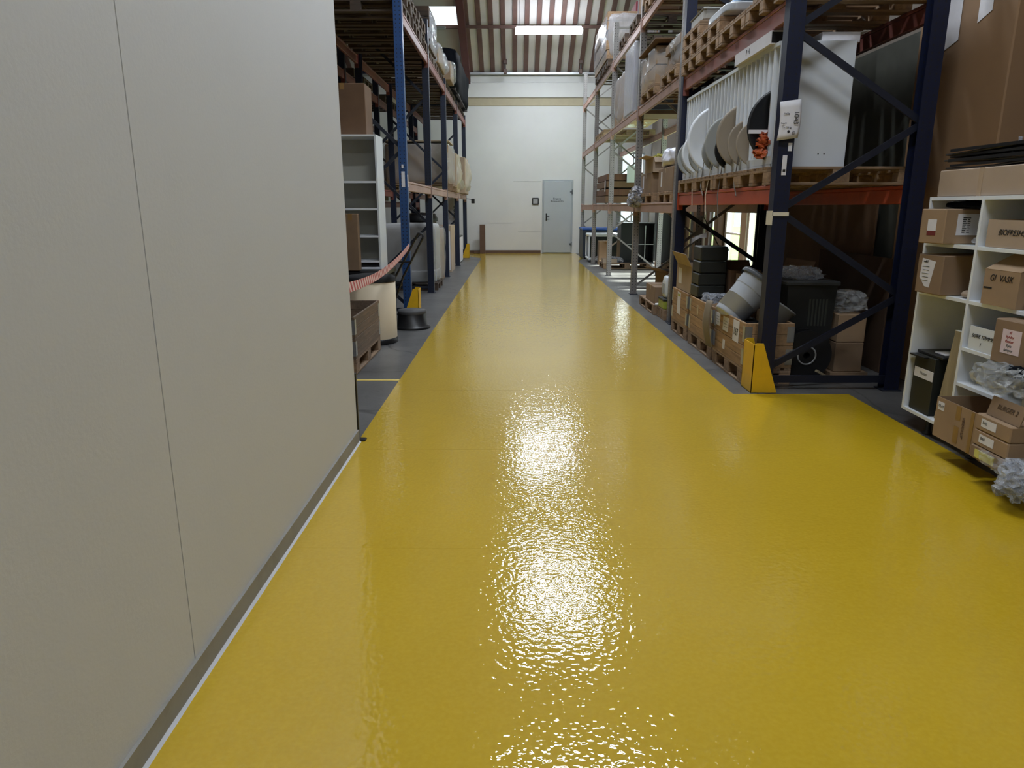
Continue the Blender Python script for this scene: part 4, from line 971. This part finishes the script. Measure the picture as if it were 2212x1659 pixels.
c = carton((2.89, 4.67, .951), (.40, .26, .25), 'olive brown carton with a torn delivery note, middle shelf', 3, CARD2, tape=None)
MB().add([(-.2016, -.06, .21), (-.2016, .08, .225), (-.2016, .09, .10), (-.2016, .03, .045), (-.2016, -.02, .04)], [(0, 4, 3, 2, 1)]).build('delivery_note', PAPER, c)
text(c, 'voll.0', .022, (-.203, .04, .205), FX, INK)
for k in range(5): MB().box((-.2030, -.0, .17 - .022 * k), (-.2018, .07 - .01 * (k % 2), .173 - .022 * k)).build('print_line', GREYD, c)
tag(MB().blob((2.88, 4.41, .975), (.22, .12, .05), 2.6, .01, 103, 10).build('brown_pouch', CARD3), 'small pale pouch beside the olive brown carton', 'pouch')
t = T('black_folder_box', 'dark upright box with a white label in the lower left shelf', 'box', (2.93, 4.68, .136))
MB().box((-.16, -.10, 0), (.16, .14, .39), .004).build('body', BINB, t); MB().box((-.163, -.10, .235), (-.16, .12, .30)).build('label', PAPER, t)
text(t, 'Muster', .03, (-.1635, .01, .268), FX, GREYD); MB().box((-.14, -.14, .39), (.15, .16, .41), .004).box((-.19, -.02, .375), (.1, .16, .385)).build('lid', BLACK, t); MB().box((-.1, -.1, .411), (.05, .02, .42), .002).build('paper', PAPER, t)
t = T('leaning_plank', 'pale wooden board leaning in the lower shelf', 'board', (2.79, 4.42, .137))
MB().add([(0, .12, 0), (0, -.075, 0), (.0, -.085, .60), (.0, .03, .605), (.02, .12, 0), (.02, -.075, 0), (.02, -.085, .60), (.02, .03, .605)], [(0, 1, 2, 3), (7, 6, 5, 4), (3, 2, 6, 7), (0, 4, 5, 1), (0, 3, 7, 4), (1, 5, 6, 2)]).build('board', WOODL, t)
MB().box((-.001, -.085, .6035), (.021, .03, .608)).build('edge_band', WHITE2, t)
# column two
c = carton((2.92, 4.02, 1.274), (.32, .46, .155), 'open carton lettered in black marker on the upper right shelf', 0, CARD3, opened=True, flaps=(('x+', 50, .1), ('y+', -20, .02)))
text(c, 'BIOFRESHS', .045, (-.162, .02, .085), FX, INK, shear=.3)
c = carton((2.91, 4.03, .952), (.34, .30, .20), 'carton lettered VASK with a sloping flap on the middle right shelf', 0, CARD, opened=True, flaps=(('x+', 0, .01), ))
MB().add([(-.17, -.15, .20), (-.17, .15, .20), (.0, .13, .30), (.0, -.15, .30)], [(0, 1, 2, 3)]).build('flap', CARD, c, solid=.004)
text(c, 'GI  VASK', .05, (-.172, .0, .155), FX, INK, shear=.25); MB().box((-.1715, .07, .09), (-.1705, .14, .10)).build('scribble', INK, c)
tag(MB().blob((2.86, 3.80, .985), (.2, .14, .065), 4, .01, 105, 10).build('white_cloth', PAPER), 'folded white cloth beside the VASK carton', 'cloth')
c = carton((2.90, 4.13, .666), (.28, .27, .14), 'white open box with handwriting on the lower right shelf', 0, WHITE, opened=True, name='white_box')
text(c, 'SØRE TØMMER', .032, (-.142, .0, .085), FX, INK, shear=.3); text(c, '1', .03, (-.142, .02, .04), FX, INK, shear=.3)
c = carton((2.84, 3.80, .667), (.34, .24, .24), 'tall brown carton with a pink note on the lower right shelf', 6, CARD2, tape=None)
sticker(c, 'x', (.34, .24), -.01, .125, .13, .13, mat('pink_note', (214, 196, 200), .7, .03))
for k, tx in enumerate(('til', 'hylder', 'flasker', 'Ryla', 'lamper')): text(c, tx, .022, (-.1722, .0, .175 - .024 * k), FX, INKR if k < 3 else GREYD, shear=.2)
tag(MB().blob((2.80, 3.98, .70), (.10, .06, .14), 2.6, .02, 106, 10).build('bubble_wrap', FILM), 'clear wrap between the white box and pink-note carton', 'plastic wrap')
t = T('plastic_sack', 'clear plastic sack with a dark strip hanging from the lower right shelf', 'sack', (2.72, 3.72, .60)); MB().blob((0, 0, .0), (.30, .34, .14), 2.8, .05, 107, 14, flat=False).build('film', FILM, t)
MB().blob((.02, -.06, .05), (.2, .2, .06), 3, .02, 108, 10, flat=False).build('dark_strip', BLKFILM, t)
# jutting cartons at the bottom
c = carton((2.80, 3.99, .137), (.44, .40, .245), 'big open carton with brown tape jutting from the bottom shelf', 0, CARD, opened=True, flaps=())
for yy, z0, z1, w_ in ((-.02, .16, .24, .045), (-.02, .02, .12, .045), (-.15, .0, .24, .03)): MB().box((-.2215, yy - w_ / 2, z0), (-.2202, yy + w_ / 2, z1)).build('tape', TAPE, c)
sticker(c, 'x', (.44, .40), .15, .195, .06, .05)
text(c, 'VERKAUF', .03, (-.2225, -.075, .13), (R(90), R(90), R(-90)), CARD4, shear=.2); text(c, 'GLAS', .022, (-.2225, .15, .195), FX, GREYD, shear=.2)
for k in range(2):
    c = carton((2.66, 3.60, .235 + k * .088), (.26, .28, .086), ('lower', 'upper')[k] + ' flat brown carton beside the big taped one', 0, CARD, tape=None, group='flat cartons beside the big taped one')
    sticker(c, 'x', (.26, .28), .03, .045, .12, .045); text(c, '840', .025, (-.132, .06, .047), FX, GREYD)
t = T('open_lid_flap', 'upright brown cardboard flap with handwriting behind the flat cartons', 'cardboard flap', (2.56, 3.60, .412), rot=(0, R(14), 0)); MB().box((0, -.15, 0), (.005, .11, .105)).build('sheet', CARD2, t); text(t, 'BURGER 2', .035, (-.002, -.03, .06), FX, mat('faded_ink', (84, 66, 50), .7), shear=.2)
c = carton((2.66, 3.56, .158), (.27, .36, .075), 'film-wrapped flat carton under the two flat cartons', 0, CARD2, tape=None); sticker(c, 'x', (.27, .36), .06, .035, .16, .045, YELP)
MB().blob((0, -.06, .037), (.30, .30, .085), 8, .02, 109, 12).build('film', FILM, c)
tag(B((2.56, 3.38, .137), (2.80, 3.72, .1575)).build('base_tray', CARD4), 'dark card tray under the wrapped flat carton', 'tray')
tag(MB().blob((2.54, 3.36, .16), (.14, .18, .16), 3, .05, 110, 10, flat=False).build('plastic_scrap', FILMS), 'shiny crumpled film at the lower right corner cartons', 'plastic')

# ================================================================== print and small fittings become sub-parts of what carries them
CARRIED = {'lettering', 'print_line', 'barcode', 'print_bar', 'green_print', 'red_band', 'hinge', 'door_handle', 'sticker_print', 'scribble', 'tape', 'foot_plate', 'label_strip', 'band', 'edge_band', 'tape_patch', 'label_sticker', 'label', 'delivery_note', 'bolt', 'coupling', 'ring', 'cap'}
def bb(o):
    c = [o.matrix_local @ Vector(q) for q in o.bound_box]
    return [min(p[i] for p in c) for i in range(3)], [max(p[i] for p in c) for i in range(3)]
bpy.context.view_layer.update()
for root in [o for o in bpy.data.objects if o.parent is None and o.children]:
    kids = [k for k in root.children if k.type == 'MESH']; box_ = {k: bb(k) for k in kids}
    for k in kids:
        base = k.name.split('.')[0]
        if base not in CARRIED: continue
        lo, hi = box_[k]; ctr = [(a + b) / 2 for a, b in zip(lo, hi)]; best = None
        for h in kids:
            hb = h.name.split('.')[0]
            if h is k or hb in ('lettering', 'print_line', 'barcode', 'hinge', 'tape') or (hb in CARRIED and base not in ('lettering', 'print_line', 'barcode', 'print_bar', 'green_print', 'red_band')): continue
            if h.parent is not root: continue
            a, b = box_[h]
            if all(a[i] - .012 <= ctr[i] <= b[i] + .012 for i in range(3)):
                sz = sorted(b[i] - a[i] for i in range(3)); ar = sz[1] * sz[2]; mine = sorted(hi[i] - lo[i] for i in range(3))
                if ar > mine[1] * mine[2] and (best is None or ar < best[0]): best = (ar, h)
        if best and not any(c for c in k.children):
            ml = k.matrix_local.copy(); k.parent = best[1]; k.matrix_local = best[1].matrix_local.inverted() @ ml
